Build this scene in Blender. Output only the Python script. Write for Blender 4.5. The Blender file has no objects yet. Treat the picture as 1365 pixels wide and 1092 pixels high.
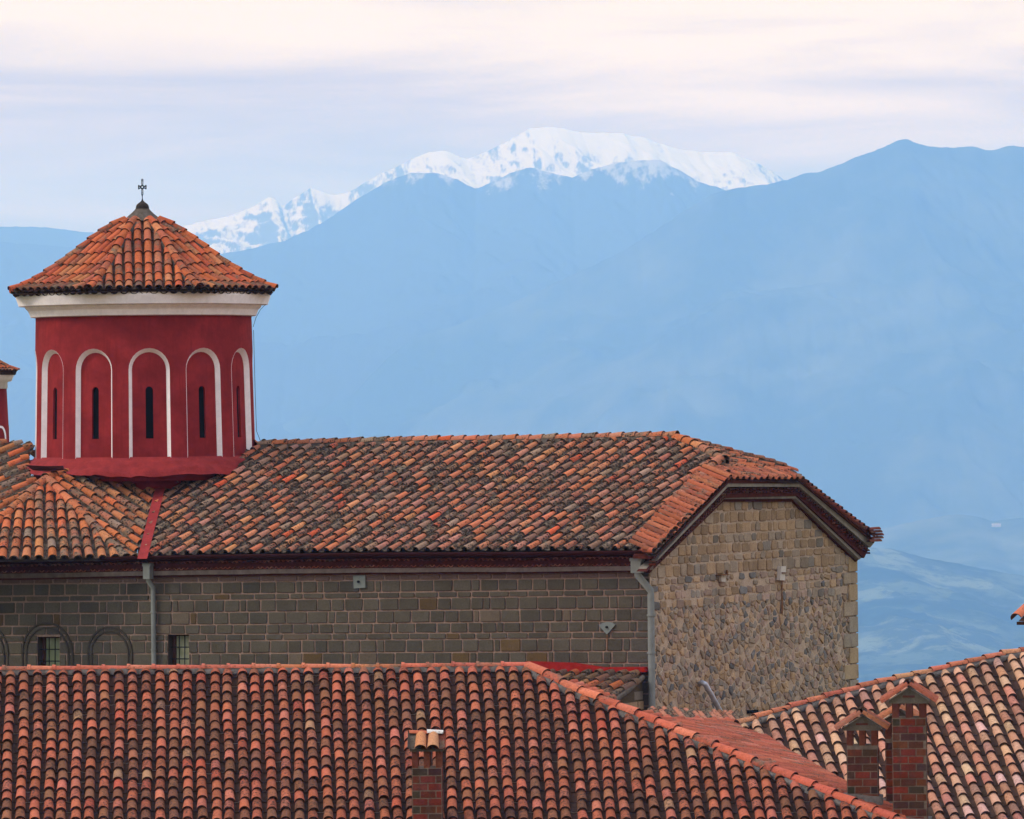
import bpy, math, random
from mathutils import Vector, Matrix, noise
random.seed(7)
R = random.random
U = random.uniform
PI = math.pi
F = 7000.0           # focal length in photo pixels (1365 wide)
CZ = 14.0            # eye height above the churchyard
ROLL = math.radians(0.6)
CR, SR = math.cos(ROLL), math.sin(ROLL)
C = bpy.context.scene.collection

# ---------------------------------------------------------------- measuring
def ray(px, py):
    dx, dy = px-682.5, 546.0-py
    return Vector(((dx*CR+dy*SR)/F, 1.0, (-dx*SR+dy*CR)/F))
def P(px, py, D):
    return Vector((0, 0, CZ)) + ray(px, py)*D
class Plane:
    def __init__(s, a, b, c, up=Vector((0, -0.3, 1))):
        s.o = Vector(a); s.n = (Vector(b)-Vector(a)).cross(Vector(c)-Vector(a)).normalized()
        if s.n.dot(up) < 0: s.n = -s.n
    def at(s, px, py, off=0.0):
        r = ray(px, py); c0 = Vector((0, 0, CZ))
        t = (s.o+s.n*off-c0).dot(s.n)/r.dot(s.n)
        return c0+r*t
    def z_at(s, x, y):
        return s.o.z-(s.n.x*(x-s.o.x)+s.n.y*(y-s.o.y))/s.n.z

# ---------------------------------------------------------------- mesh builder
class MB:
    def __init__(s): s.v = []; s.f = []; s.c = []; s.sm = []
    def quadmesh(s, vs, fs, col=(1, 1, 1, .5), smooth=False):
        b = len(s.v); s.v.extend([tuple(v) for v in vs])
        for f in fs:
            s.f.append([b+i for i in f]); s.c.append(col); s.sm.append(smooth)
    def poly(s, vs, col=(1, 1, 1, .5)):
        s.quadmesh(vs, [list(range(len(vs)))], col)
    def prism(s, pts, d, col=(1, 1, 1, .5)):
        """polygon pts extruded by vector d, closed"""
        n = len(pts); d = Vector(d); vs = [Vector(p) for p in pts]+[Vector(p)+d for p in pts]
        fs = [list(range(n)), list(range(2*n-1, n-1, -1))]+[[i, i+n, (i+1) % n+n, (i+1) % n] for i in range(n)]
        s.quadmesh(vs, fs, col)
    def box(s, o, u, v, w, col=(1, 1, 1, .5)):
        o, u, v, w = map(Vector, (o, u, v, w)); s.prism([o, o+u, o+u+v, o+v], w, col)
    def block(s, pts, out, h, bev=.008, col=(1, 1, 1, .5)):
        """stone face: outline pts, raised by h along out with a bevelled edge"""
        n = len(pts); c = sum((Vector(p) for p in pts), Vector())/n
        a = [Vector(p)-out*.01 for p in pts]; b_ = [Vector(p)+out*(h-bev) for p in pts]
        t = []
        for p in pts:
            p = Vector(p); d = (c-p); L = d.length
            t.append(p+d*(min(bev*1.6, L*.4)/max(L, 1e-6))+out*h)
        vs = a+b_+t; fs = []
        for i in range(n):
            j = (i+1) % n; fs += [[i, j, n+j, n+i], [n+i, n+j, 2*n+j, 2*n+i]]
        fs.append([2*n+i for i in range(n)])
        s.quadmesh(vs, fs, col)
    def tube(s, pts, r, n=10, col=(1, 1, 1, .5), cap=True):
        pts = [Vector(p) for p in pts]; rings = []
        rr = r if isinstance(r, (list, tuple)) else [r]*len(pts)
        for i, p in enumerate(pts):
            d = (pts[min(i+1, len(pts)-1)]-pts[max(i-1, 0)]).normalized()
            x = d.cross(Vector((0.13, 1, 0.07))); x.normalize(); y = d.cross(x)
            rings.append([p+(x*math.cos(2*PI*k/n)+y*math.sin(2*PI*k/n))*rr[i] for k in range(n)])
        vs = [v for r_ in rings for v in r_]; fs = []
        for i in range(len(pts)-1):
            for k in range(n):
                fs.append([i*n+k, i*n+(k+1) % n, (i+1)*n+(k+1) % n, (i+1)*n+k])
        s.quadmesh(vs, fs, col, True)
        if cap:
            s.quadmesh(rings[0], [list(range(n))[::-1]], col); s.quadmesh(rings[-1], [list(range(n))], col)
    def lathe(s, c, prof, n=48, col=(1, 1, 1, .5), smooth=True, jit=0):
        vs = []
        for (r, z) in prof:
            for k in range(n):
                a = 2*PI*k/n; j = 1+(noise.noise(Vector((math.cos(a)*3, math.sin(a)*3, z*3)))*jit if jit else 0)
                vs.append((c[0]+r*j*math.sin(a), c[1]-r*j*math.cos(a), c[2]+z+(j-1)*r*.3))
        fs = []
        for i in range(len(prof)-1):
            for k in range(n):
                fs.append([i*n+k, i*n+(k+1) % n, (i+1)*n+(k+1) % n, (i+1)*n+k])
        s.quadmesh(vs, fs, col, smooth)
    def tile(s, lo, up, nrm, rl, ru, col, h=.9, th=.014, seg=8, lift=.022, full=PI, rim=None):
        """half-barrel tile from its lower (wide) to its upper (narrow) end"""
        lo, up = Vector(lo), Vector(up); ax = (up-lo).normalized(); nrm = Vector(nrm)
        nrm = (nrm-ax*nrm.dot(ax)).normalized(); sd = ax.cross(nrm)
        lo = lo+nrm*lift
        def arc(c, r, t):
            return [c+sd*(math.cos((PI-full)/2+full*k/seg)*(r-t))+nrm*(math.sin((PI-full)/2+full*k/seg)*(r-t)*h) for k in range(seg+1)]
        A, B, Ci, Di = arc(lo, rl, 0), arc(up, ru, 0), arc(lo, rl, th), arc(up, ru, th)
        n = seg+1
        s.quadmesh(A+B, [[k, k+1, n+k+1, n+k] for k in range(seg)], col, True)
        s.quadmesh(Ci+Di, [[k+1, k, n+k, n+k+1] for k in range(seg)], (col[0]*.3, col[1]*.3, col[2]*.3, .8), True)
        s.quadmesh(A+Ci, [[k+1, k, n+k, n+k+1] for k in range(seg)], rim or (col[0]*.18, col[1]*.2, col[2]*.25, .9))  # default rim painted dark: lichen, plus the shadow line under the lip
        s.quadmesh(B+Di, [[k, k+1, n+k+1, n+k] for k in range(seg)], col)
    def build(s, name, mat, parent=None, **kw):
        me = bpy.data.meshes.new(name); me.from_pydata(s.v, [], s.f)
        at = me.color_attributes.new('Col', 'FLOAT_COLOR', 'CORNER')
        buf = []
        for f, c in zip(s.f, s.c): buf.extend(list(c)*len(f))
        at.data.foreach_set('color', buf)
        me.polygons.foreach_set('use_smooth', s.sm)
        me.materials.append(mat); me.update()
        o = bpy.data.objects.new(name, me); C.objects.link(o)
        if parent: o.parent = parent; o.matrix_parent_inverse = parent.matrix_world.inverted() if not parent.parent else (parent.parent.matrix_basis @ parent.matrix_basis).inverted() if False else Matrix.Translation(-wpos(parent))
        for k, v in kw.items(): o[k] = v
        return o
def wpos(o):
    t = Vector((0, 0, 0))
    while o: t = t+o.location; o = o.parent
    return t
def thing(name, label, cat, loc=(0, 0, 0), group=None):
    o = bpy.data.objects.new(name, None); C.objects.link(o); o.location = loc
    o['label'] = label; o['category'] = cat
    if group: o['group'] = group
    return o
_build = MB.build
def build(s, name, mat, parent=None, **kw):      # meshes are written in world metres; things sit at their base
    if parent:
        w = wpos(parent)
        if w.length > 0: s.v = [(v[0]-w.x, v[1]-w.y, v[2]-w.z) for v in s.v]
    me = bpy.data.meshes.new(name); me.from_pydata(s.v, [], s.f)
    at = me.color_attributes.new('Col', 'FLOAT_COLOR', 'CORNER')
    buf = []
    for f, c in zip(s.f, s.c):
        c = tuple(c) if len(c) == 4 else tuple(c)+(.5,)
        buf.extend(list(c)*len(f))
    at.data.foreach_set('color', buf)
    me.polygons.foreach_set('use_smooth', s.sm)
    me.materials.append(mat); me.update()
    o = bpy.data.objects.new(name, me); C.objects.link(o)
    if parent: o.parent = parent
    for k, v in kw.items(): o[k] = v
    return o
MB.build = build

# ---------------------------------------------------------------- materials
class NT:
    def __init__(s, name):
        s.m = bpy.data.materials.new(name); s.m.use_nodes = True; s.t = s.m.node_tree; s.n = s.t.nodes; s.b = s.n['Principled BSDF']
        s.co = s.n.new('ShaderNodeTexCoord').outputs['Object']
        s.b.inputs['Roughness'].default_value = .9
        s.b.inputs['Specular IOR Level'].default_value = .05
    def link(s, a, b): s.t.links.new(a, b)
    def new(s, t, **kw):
        n = s.n.new(t)
        for k, v in kw.items(): setattr(n, k, v)
        return n
    def noise(s, scale, detail=4, rough=.6, vec=None, stretch=None, w=None):
        n = s.new('ShaderNodeTexNoise'); n.inputs['Scale'].default_value = scale; n.inputs['Detail'].default_value = detail; n.inputs['Roughness'].default_value = rough
        v = vec or s.co
        if stretch or w:
            mp = s.new('ShaderNodeMapping'); s.link(v, mp.inputs[0]); v = mp.outputs[0]
            if stretch: mp.inputs['Scale'].default_value = stretch
            if w: mp.inputs['Location'].default_value = (w, w*1.7, w*.3)
        s.link(v, n.inputs['Vector']); return n.outputs[0]
    def ramp(s, fac, a, b, lo=(0, 0, 0, 1), hi=(1, 1, 1, 1)):
        r = s.new('ShaderNodeValToRGB'); s.link(fac, r.inputs[0]); e = r.color_ramp.elements
        e[0].position = a; e[1].position = b; e[0].color = lo; e[1].color = hi
        return r.outputs[0]
    def mix(s, fac, a, b, mode='MIX'):
        m = s.new('ShaderNodeMix', data_type='RGBA', blend_type=mode)
        for sock, v in ((m.inputs[0], fac), (m.inputs[6], a), (m.inputs[7], b)):
            if isinstance(v, (int, float)): sock.default_value = v
            elif isinstance(v, tuple): sock.default_value = v if len(v) == 4 else v+(1,)
            else: s.link(v, sock)
        return m.outputs[2]
    def math(s, op, a, b=0.0):
        m = s.new('ShaderNodeMath', operation=op)
        for sock, v in ((m.inputs[0], a), (m.inputs[1], b)):
            if isinstance(v, (int, float)): sock.default_value = v
            else: s.link(v, sock)
        return m.outputs[0]
    def col(s):
        a = s.new('ShaderNodeAttribute', attribute_name='Col'); return a.outputs['Color'], a.outputs['Alpha']
    def bump(s, h, dist, strength=1.0):
        b = s.new('ShaderNodeBump'); b.inputs['Distance'].default_value = dist; b.inputs['Strength'].default_value = strength
        s.link(h, b.inputs['Height']); s.link(b.outputs[0], s.b.inputs['Normal'])
    def base(s, c):
        if isinstance(c, tuple): s.b.inputs['Base Color'].default_value = c if len(c) == 4 else c+(1,)
        else: s.link(c, s.b.inputs['Base Color'])
        return s
def m_tile(name, lichen=.5, spots=.5, grime=.4, lich_col=(.185, .150, .105), sc=1.0):
    m = NT(name); c, al = m.col()
    n1 = m.noise(5*sc, 6, .65); n2 = m.noise(22*sc, 4, .6); n3 = m.noise(55*sc, 3, .6)
    c = m.mix(m.ramp(n2, .35, .7), c, m.mix(.5, c, (.55, .45, .42), 'MULTIPLY'))
    # lichen film, strongest on the tiles whose random value is high
    f = m.math('ADD', n1, m.math('MULTIPLY', m.math('SUBTRACT', al, .5), .34))
    f = m.math('ADD', f, m.math('MULTIPLY', m.math('SUBTRACT', n3, .5), .35))
    lf = m.ramp(f, .62-.25*lichen, .80-.2*lichen)
    c = m.mix(m.math('MULTIPLY', lf, .85 if lichen > 0 else 0), c, m.mix(m.ramp(n3, .35, .65), lich_col, tuple(x*.55 for x in lich_col)))
    # small black lichen spots
    vo = m.new('ShaderNodeTexVoronoi'); vo.inputs['Scale'].default_value = 17*sc; m.link(m.co, vo.inputs['Vector']); vo.inputs['Randomness'].default_value = 1
    sp = m.math('ADD', vo.outputs['Distance'], m.math('MULTIPLY', m.math('SUBTRACT', n3, .5), .5))
    sp = m.math('ADD', sp, m.math('MULTIPLY', m.math('SUBTRACT', .75, m.math('MULTIPLY', al, spots)), .3))
    sf = m.ramp(sp, .30, .40, (1, 1, 1, 1), (0, 0, 0, 1))
    c = m.mix(m.math('MULTIPLY', sf, .85*min(1, spots*1.5)), c, (.022, .018, .016))
    g = m.ramp(m.math('ADD', m.math('MULTIPLY', m.noise(13*sc, 6, .75, w=7.3), .8), m.math('MULTIPLY', al, .2)), .44, .66)
    c = m.mix(m.math('MULTIPLY', g, grime), c, (.055, .028, .019))
    m.base(c); m.bump(n3, .006, .7); return m.m
def m_stone(name, var=.5, rough_scale=30):
    m = NT(name); c, al = m.col(); n1 = m.noise(rough_scale, 5, .65); n2 = m.noise(3.5, 5, .65); n3 = m.noise(9, 4, .6, stretch=(1, 1, .25), w=3)
    c = m.mix(m.ramp(n1, .3, .75), c, m.mix(1.0, c, (.6, .57, .54), 'MULTIPLY'))
    c = m.mix(m.math('MULTIPLY', m.ramp(n2, .4, .7), var), c, m.mix(1.0, c, (.62, .58, .55), 'MULTIPLY'))
    c = m.mix(m.math('MULTIPLY', m.ramp(n3, .55, .75), var*.5), c, (.06, .05, .04))
    m.base(c); m.bump(n1, .012, .8); return m.m
def m_plain(name, col, var=.25, scale=6, rough=.85, metal=0, bump=.004, streak=0.0):
    m = NT(name); n1 = m.noise(scale, 6, .65); n2 = m.noise(scale*6, 3, .6)
    c = m.mix(m.ramp(n1, .35, .7), col+(1,), tuple(x*(1-var) for x in col)+(1,))
    c = m.mix(m.math('MULTIPLY', m.ramp(n2, .45, .75), var*.8), c, tuple(x*.6 for x in col)+(1,))
    if streak:
        s_ = m.noise(5, 5, .7, stretch=(2.2, 2.2, .18), w=11)
        c = m.mix(m.math('MULTIPLY', m.ramp(s_, .52, .75), streak), c, tuple(x*.55 for x in col)+(1,))
    m.base(c); m.b.inputs['Roughness'].default_value = rough; m.b.inputs['Metallic'].default_value = metal
    m.bump(n2, bump, .6); return m.m
M = dict(
    oldtile=m_tile('weathered_tile', .44, 1.35, .38),
    armtile=m_tile('arm_tile', .45, .9, .30),
    fronttile=m_tile('front_tile', 0, .85, .75),
    paletile=m_tile('pale_tile', 0, .45, .45),
    hottile=m_tile('bright_tile', .05, .5, .4),
    stone=m_stone('ashlar_stone', .45), rubble=m_stone('rubble_stone', .6, 38), brick=m_stone('old_brick', 1.0, 26),
    red=m_plain('red_plaster', (.28, .028, .028), .45, 1.6, .9, streak=.85, bump=.014),
    flash=m_plain('red_flashing', (.27, .032, .030), .35, 5, .8, bump=.02),
    brightred=m_plain('red_paint', (.30, .018, .014), .35, 6, .7),
    white=m_plain('white_plaster', (.90, .82, .83), .16, 5, .85, streak=.22),
    gutter=m_plain('dark_red_gutter', (.045, .010, .009), .3, 4, .5),
    board=m_plain('grey_board', (.27, .235, .20), .4, 7, .85, streak=.4),
    string=m_plain('string_course', (.20, .155, .135), .45, 7, .9),
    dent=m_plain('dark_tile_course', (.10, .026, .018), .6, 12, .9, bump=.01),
    pipe=m_plain('grey_pipe', (.20, .21, .20), .25, 5, .55, bump=.002),
    plate=m_plain('grey_plate', (.17, .19, .18), .2, 12, .6),
    iron=m_plain('black_iron', (.012, .013, .016), .3, 30, .5, .6),
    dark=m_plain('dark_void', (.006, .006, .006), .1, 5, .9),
    lead=m_plain('old_mortar', (.13, .105, .085), .6, 14, .95, bump=.03),
    darklead=m_plain('dark_lead_cap', (.045, .035, .03), .5, 10, .7, bump=.01),
    wood=m_plain('brown_frame', (.075, .03, .018), .4, 20, .7),
    rust=m_plain('rust', (.19, .095, .05), .5, 20, .9),
    bracket=m_plain('white_box', (.52, .46, .41), .2, 20, .6),
    alu=m_plain('galvanised_pipe', (.42, .42, .47), .3, 12, .45, .5),
    plainwall=m_plain('rendered_wall', (.30, .25, .20), .4, 2, .9, streak=.4),
)
g = NT('window_glass'); g.base(g.mix(g.ramp(g.noise(2.2, 2, .5), .4, .6), (.16, .19, .11), (.30, .30, .20))); g.b.inputs['Roughness'].default_value = .12
g.b.inputs['Specular IOR Level'].default_value = .5; M['glass'] = g.m

# ---------------------------------------------------------------- tile palettes (linear)
def pick(pal):
    c, w = random.choices(pal, [p[1] for p in pal])[0]
    k = U(.80, 1.12); return (c[0]*k, c[1]*k*U(.94, 1.06), c[2]*k*U(.92, 1.06), R())
PAL_OLD = [((.40, .125, .060), 5), ((.33, .12, .070), 4), ((.42, .17, .08), 2), ((.46, .085, .035), .7), ((.22, .12, .08), 3), ((.34, .15, .10), 2), ((.26, .17, .115), .7)]
PAL_OLD = [((c[0]*1.22, c[1]*1.2, c[2]*1.2), w) for c, w in PAL_OLD]
PAL_ARM = [((.48, .14, .055), 6), ((.44, .17, .075), 3), ((.36, .14, .08), 2), ((.27, .19, .14), 1.2), ((.50, .12, .05), 2)]
PAL_FRONT = [((.40, .112, .060), 6), ((.34, .098, .050), 5), ((.43, .135, .085), 2.5), ((.26, .10, .052), 4), ((.19, .08, .045), 3), ((.34, .18, .10), .4), ((.42, .09, .05), .5)]
PAL_PALE = [((.48, .225, .14), 6), ((.56, .32, .20), 4), ((.47, .20, .14), 3), ((.58, .34, .28), 1), ((.36, .19, .13), 3), ((.58, .38, .23), .4)]
PAL_PANP = [((.22, .12, .08), 3), ((.28, .17, .12), 2), ((.15, .09, .065), 2)]
PAL_DOME = [((.46, .115, .045), 6), ((.42, .09, .04), 3), ((.46, .165, .075), 2), ((.38, .11, .06), 2)]
PAL_END = [((.36, .10, .05), 4), ((.40, .13, .065), 2), ((.28, .09, .05), 2)]
PAL_EDGE = [((.15, .038, .024), 4), ((.20, .05, .03), 2), ((.09, .028, .02), 2)]
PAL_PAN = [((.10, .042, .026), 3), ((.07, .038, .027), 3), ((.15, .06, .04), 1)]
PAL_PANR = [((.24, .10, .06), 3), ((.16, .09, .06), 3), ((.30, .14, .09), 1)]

def clip_line(poly2, o, d):
    """intervals of the 2-D line o+t*d inside a polygon"""
    ts = []
    n = len(poly2)
    for i in range(n):
        a, b = poly2[i], poly2[(i+1) % n]
        ex, ey = b[0]-a[0], b[1]-a[1]; den = d[0]*ey-d[1]*ex
        if abs(den) < 1e-9: continue
        t = ((a[0]-o[0])*ey-(a[1]-o[1])*ex)/den
        k = ((a[0]-o[0])*d[1]-(a[1]-o[1])*d[0])/den
        if 0 <= k < 1: ts.append(t)
    ts.sort(); return [(ts[i], ts[i+1]) for i in range(0, len(ts)-1, 2)]

def tile_patch(mb, pl, poly_px, seeds, lean, L, r, pal, pan=PAL_PAN, jit=1.0, over=.12, deck=(.08, .06, .05, .5), panr=None, glint=0.0, lift=.044):
    """pl plane, poly_px outline in photo pixels, seeds = pixel points that columns pass through,
    lean(px,py) -> image dx per dy of a column. Rows of lapped half-barrel tiles, eave at the lower end."""
    n = pl.n
    pts = [pl.at(*p) for p in poly_px]
    ax0 = (pts[1]-pts[0]).normalized(); ay0 = n.cross(ax0)
    o0 = pts[0]
    to2 = lambda p: ((p-o0).dot(ax0), (p-o0).dot(ay0))
    poly2 = [to2(p) for p in pts]
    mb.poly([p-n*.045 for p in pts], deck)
    cols = []
    for (sx, sy) in seeds:
        lx = lean(sx, sy)
        if isinstance(lx, tuple): q = pl.at(sx+lx[0]*10, sy+lx[1]*10)
        else: q = pl.at(sx+lx*10, sy+10)
        s0 = pl.at(sx, sy); d = (q-s0).normalized(); cols.append((s0, d))
    def lay(s0, d, pal_, cover, rr):
        a = to2(s0); dd = (d.dot(ax0), d.dot(ay0))
        wob = U(-.012, .012)*jit
        for (t0, t1) in clip_line(poly2, a, dd):
            if t1-t0 < .08: continue
            t = t1+U(-.012, .012)*jit+(0.03 if cover else .0)
            sd = d.cross(n)
            ph = U(0, 9); first = True
            while t > t0+.03:
                Lk = L*U(.96, 1.04); tu = max(t-Lk-over, t0-.02)
                sway = wob+.012*jit*math.sin(t*1.3+ph)
                sl_ = U(.02, .07) if (cover and R() < .03 and t < t1-.1) else 0
                lo = s0+d*(t+sl_)+sd*(sway+U(-.013, .013)*jit); up = s0+d*tu+sd*(sway+U(-.009, .009)*jit)
                if cover:
                    z = U(-.004, .008)*jit
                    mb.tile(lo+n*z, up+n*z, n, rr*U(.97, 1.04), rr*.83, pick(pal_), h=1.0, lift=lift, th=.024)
                else:
                    c = pick(pal_)
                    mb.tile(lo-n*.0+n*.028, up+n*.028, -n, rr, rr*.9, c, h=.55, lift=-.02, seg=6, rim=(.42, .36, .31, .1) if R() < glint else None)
                t -= Lk
    for i, (s0, d) in enumerate(cols):
        lay(s0, d, pal, True, r)
        if i+1 < len(cols):
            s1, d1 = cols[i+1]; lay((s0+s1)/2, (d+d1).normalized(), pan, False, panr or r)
def line_pts(a, b, step):
    n = max(1, int(round(math.hypot(b[0]-a[0], b[1]-a[1])/step)))
    return [(a[0]+(b[0]-a[0])*i/n, a[1]+(b[1]-a[1])*i/n) for i in range(n+1)]

def caps(mb, pts, up, r, L, pal, mort=None, jit=1.0, over=.05, lift=.02, collar=False, rev=False):
    """a row of lapped cap tiles along a polyline of points; each one overlaps the next lower one"""
    pts = [Vector(p) for p in pts]; up = Vector(up)
    seg = [(pts[i+1]-pts[i]).length for i in range(len(pts)-1)]; tot = sum(seg)
    def at(t):
        t = max(0, min(tot, t))
        for i, s_ in enumerate(seg):
            if t <= s_ or i == len(seg)-1: return pts[i]+(pts[i+1]-pts[i])*(t/s_)
            t -= s_
    n = max(1, round(tot/L)); Lk = tot/n
    for i in range(n):
        a, b = at(i*Lk), at((i+1)*Lk)
        j = Vector((U(-.006, .006), U(-.006, .006), U(-.006, .008)))*jit
        d = (b-a).normalized(); lo, hi = (b+d*over, a) if not rev else (a-d*over, b)
        c = pick(pal)
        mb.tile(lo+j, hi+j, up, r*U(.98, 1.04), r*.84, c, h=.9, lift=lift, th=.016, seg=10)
        if collar:
            e = (lo-hi).normalized()
            mb.tile(lo+j+e*.012, lo+j-e*.045, up, r*1.22, r*1.16, c, h=.95, lift=lift, th=.02, seg=10)
    if mort:
        for i in range(len(pts)-1):
            a, b = pts[i], pts[i+1]; d = (b-a).normalized(); sd = d.cross(up).normalized(); k = max(2, int((b-a).length/.12))
            prev = None
            for q in range(k+1):
                p = a+(b-a)*q/k; w = r*U(1.0, 1.35); hh = r*.35
                cur = [p-sd*w-up*.09, p-sd*w*.75+up*U(-.01, .02), p+up*hh, p+sd*w*.75+up*U(-.01, .02), p+sd*w-up*.09]
                if prev: mort.quadmesh(prev+cur, [[m_, m_+1, m_+6, m_+5] for m_ in range(4)], (1, 1, 1, .5))
                prev = cur

# ================================================================= CHURCH
A = math.radians(30)
uw = Vector((math.cos(A), -math.sin(A), 0))       # along the long wall, to the right (towards us)
nw = Vector((-math.sin(A), -math.cos(A), 0))      # outwards from the long wall
C0 = P(866, 760, 100.0); C0.z = 0
church = thing('church', 'long stone church with a red plastered dome drum and mossy tiled roof', 'church', (C0.x, C0.y, 0))
Z = Vector((0, 0, 1))
WALL = Plane(C0, C0+uw, C0+Z, up=nw)
ug = -nw                                          # gable runs away from us
ng = uw                                           # gable faces right
GAB = Plane(C0, C0+ug, C0+Z, up=ng)
def lerp(a, b, t): return a+(b-a)*t
# --- long wall: coursed ashlar
LX, RX = -140.0, 866.0
def wy(yl, yr, x): return lerp(yl, yr, x/866.0)
rows = [(772, 762.5), (779, 770), (795, 785.5), (803, 793.7), (818.5, 811), (835, 827.6), (847, 842), (856, 850.5), (872.5, 868), (889, 884), (905, 900), (914, 909), (930, 925), (946, 941), (962, 957)]
wins = [(50, 79.5, 849, 896), (224, 252, 846, 893)]
mb = MB(); mort = (.29, .20, .16, .5)
# mortar skin with window openings
xs = sorted([LX, RX]+[w[0] for w in wins]+[w[1] for w in wins])
WB = 1130
for i in range(len(xs)-1):
    a, b = xs[i], xs[i+1]; hole = [w for w in wins if w[0] == a and w[1] == b]
    q = lambda x, y: WALL.at(x, y)
    top = lambda x: wy(772, 762.5, x)-28
    if hole:
        w = hole[0]
        mb.poly([q(a, w[2]), q(b, w[2]), q(b, top(b)), q(a, top(a))], mort)
        mb.poly([q(a, WB), q(b, WB), q(b, w[3]), q(a, w[3])], mort)
        dp = -nw*.22; cs = [q(a, w[2]), q(b, w[2]), q(b, w[3]), q(a, w[3])]
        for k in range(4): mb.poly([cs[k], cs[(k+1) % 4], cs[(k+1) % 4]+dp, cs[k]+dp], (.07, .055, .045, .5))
    else: mb.poly([q(a, WB), q(b, WB), q(b, top(b)), q(a, top(a))], mort)
def ashcol():
    r = R(); k = U(.92, 1.28)
    c = (.088, .077, .059) if r < .84 else ((.105, .07, .034) if r < .90 else ((.07, .064, .052) if r < .97 else (.12, .095, .07)))
    return (c[0]*k, c[1]*k, c[2]*k, R())
for ri in range(len(rows)-1):
    (a0, a1), (b0, b1) = rows[ri], rows[ri+1]; thin = (b0-a0) < 11
    x = LX+U(0, 20); segs = []
    ymid = (a0+b0)/2
    while x < RX-4:
        w = U(18, 33) if thin else (U(17, 29) if R() > .14 else U(8, 12)); x2 = min(x+w, RX)
        if RX-x2 < 9: x2 = RX
        segs.append((x, x2)); x = x2
    for (x, x2) in segs:
        for w in wins:                                    # stones stop at the window reveals
            if ymid > w[2]-3:
                if x < w[0] < x2: x2 = w[0]+.5
                elif x < w[1] < x2: x = w[1]-.5
                elif x >= w[0] and x2 <= w[1]: x = x2
        if x2-x < 3: continue
        m_ = 1.0; jj = lambda: U(-.5, .5)
        q = [(x+m_+jj(), wy(a0, a1, x)+m_+jj()*.6), (x2-m_+jj(), wy(a0, a1, x2)+m_+jj()*.6), (x2-m_+jj(), wy(b0, b1, x2)-m_+jj()*.6), (x+m_+jj(), wy(b0, b1, x)-m_+jj()*.6)]
        # knock the corners off
        pts = []
        for k in range(4):
            p, pa, pb = q[k], q[k-1], q[(k+1) % 4]
            la = math.hypot(pa[0]-p[0], pa[1]-p[1]); lb = math.hypot(pb[0]-p[0], pb[1]-p[1]); e = U(.5, 1.1)
            pts.append((p[0]+(pa[0]-p[0])*e/la, p[1]+(pa[1]-p[1])*e/la)); pts.append((p[0]+(pb[0]-p[0])*e/lb, p[1]+(pb[1]-p[1])*e/lb))
        c = ashcol()
        if ri == 0: c = (.15, .10, .085, R())
        if 850 < x2: c = (.095, .085, .072, R())
        mb.block([WALL.at(*p) for p in pts], nw, U(.014, .026), .007, c)
mb.build('long_wall', M['stone'], church)

# blind arches in thin relief
for cx in (64, 147.5, -22):
    am = MB()
    for rad, wd in ((1.0, .035), (.84, .03)):
        pts = []
        cxp = WALL.at(cx, 871); rx = (WALL.at(cx+33.5, 871)-cxp).length*rad*(1 if cx != 147.5 else .87)
        n_ = 22; zc = cxp.z
        for k in range(-6, n_+7):
            if k < 0: p = cxp+uw*(-rx)+Z*(k*.12)
            elif k > n_: p = cxp+uw*rx+Z*(-(k-n_)*.12)
            else: t = PI*k/n_; p = cxp-uw*rx*math.cos(t)+Z*rx*math.sin(t)
            pts.append(p)
        for k in range(len(pts)-1):
            a, b = pts[k], pts[k+1]; d = (b-a).normalized(); s_ = d.cross(nw)
            am.prism([a-s_*wd/2, b-s_*wd/2, b+s_*wd/2, a+s_*wd/2], nw*.042, (.066, .056, .044, R()))
    am.build('blind_arch', M['stone'], church)

# windows
for w in wins:
    dp = .17; fw = 2.2
    fr = MB(); x0, x1, y0, y1 = w
    def bar(xa, ya, xb, yb, o=dp, t=.05):
        fr.prism([WALL.at(xa, ya)-nw*o, WALL.at(xb, ya)-nw*o, WALL.at(xb, yb)-nw*o, WALL.at(xa, yb)-nw*o], -nw*t)
    bar(x0, y0, x0+4, y1); bar(x1-2, y0, x1, y1); bar(x0+4, y0, x1-2, y0+2.2); bar(x0+4, y1-2, x1-2, y1)
    wo = fr.build('window', M['wood'], church)
    gl = MB(); gl.prism([WALL.at(x0+4, y0+2)-nw*(dp+.03), WALL.at(x1-2, y0+2)-nw*(dp+.03), WALL.at(x1-2, y1-2)-nw*(dp+.03), WALL.at(x0+4, y1-2)-nw*(dp+.03)], -nw*.02)
    gl.build('pane', M['glass'], wo)
    ir = MB()
    for k in (1, 2):
        xx = lerp(x0+4, x1-2, k/3); ir.tube([WALL.at(xx, y0)-nw*.10, WALL.at(xx, y1)-nw*.10], .011, 6)
        yy = lerp(y0, y1, k/3+.03); ir.tube([WALL.at(x0, yy)-nw*.10, WALL.at(x1, yy)-nw*.10], .011, 6)
    ir.build('iron_grille', M['iron'], wo)

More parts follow.
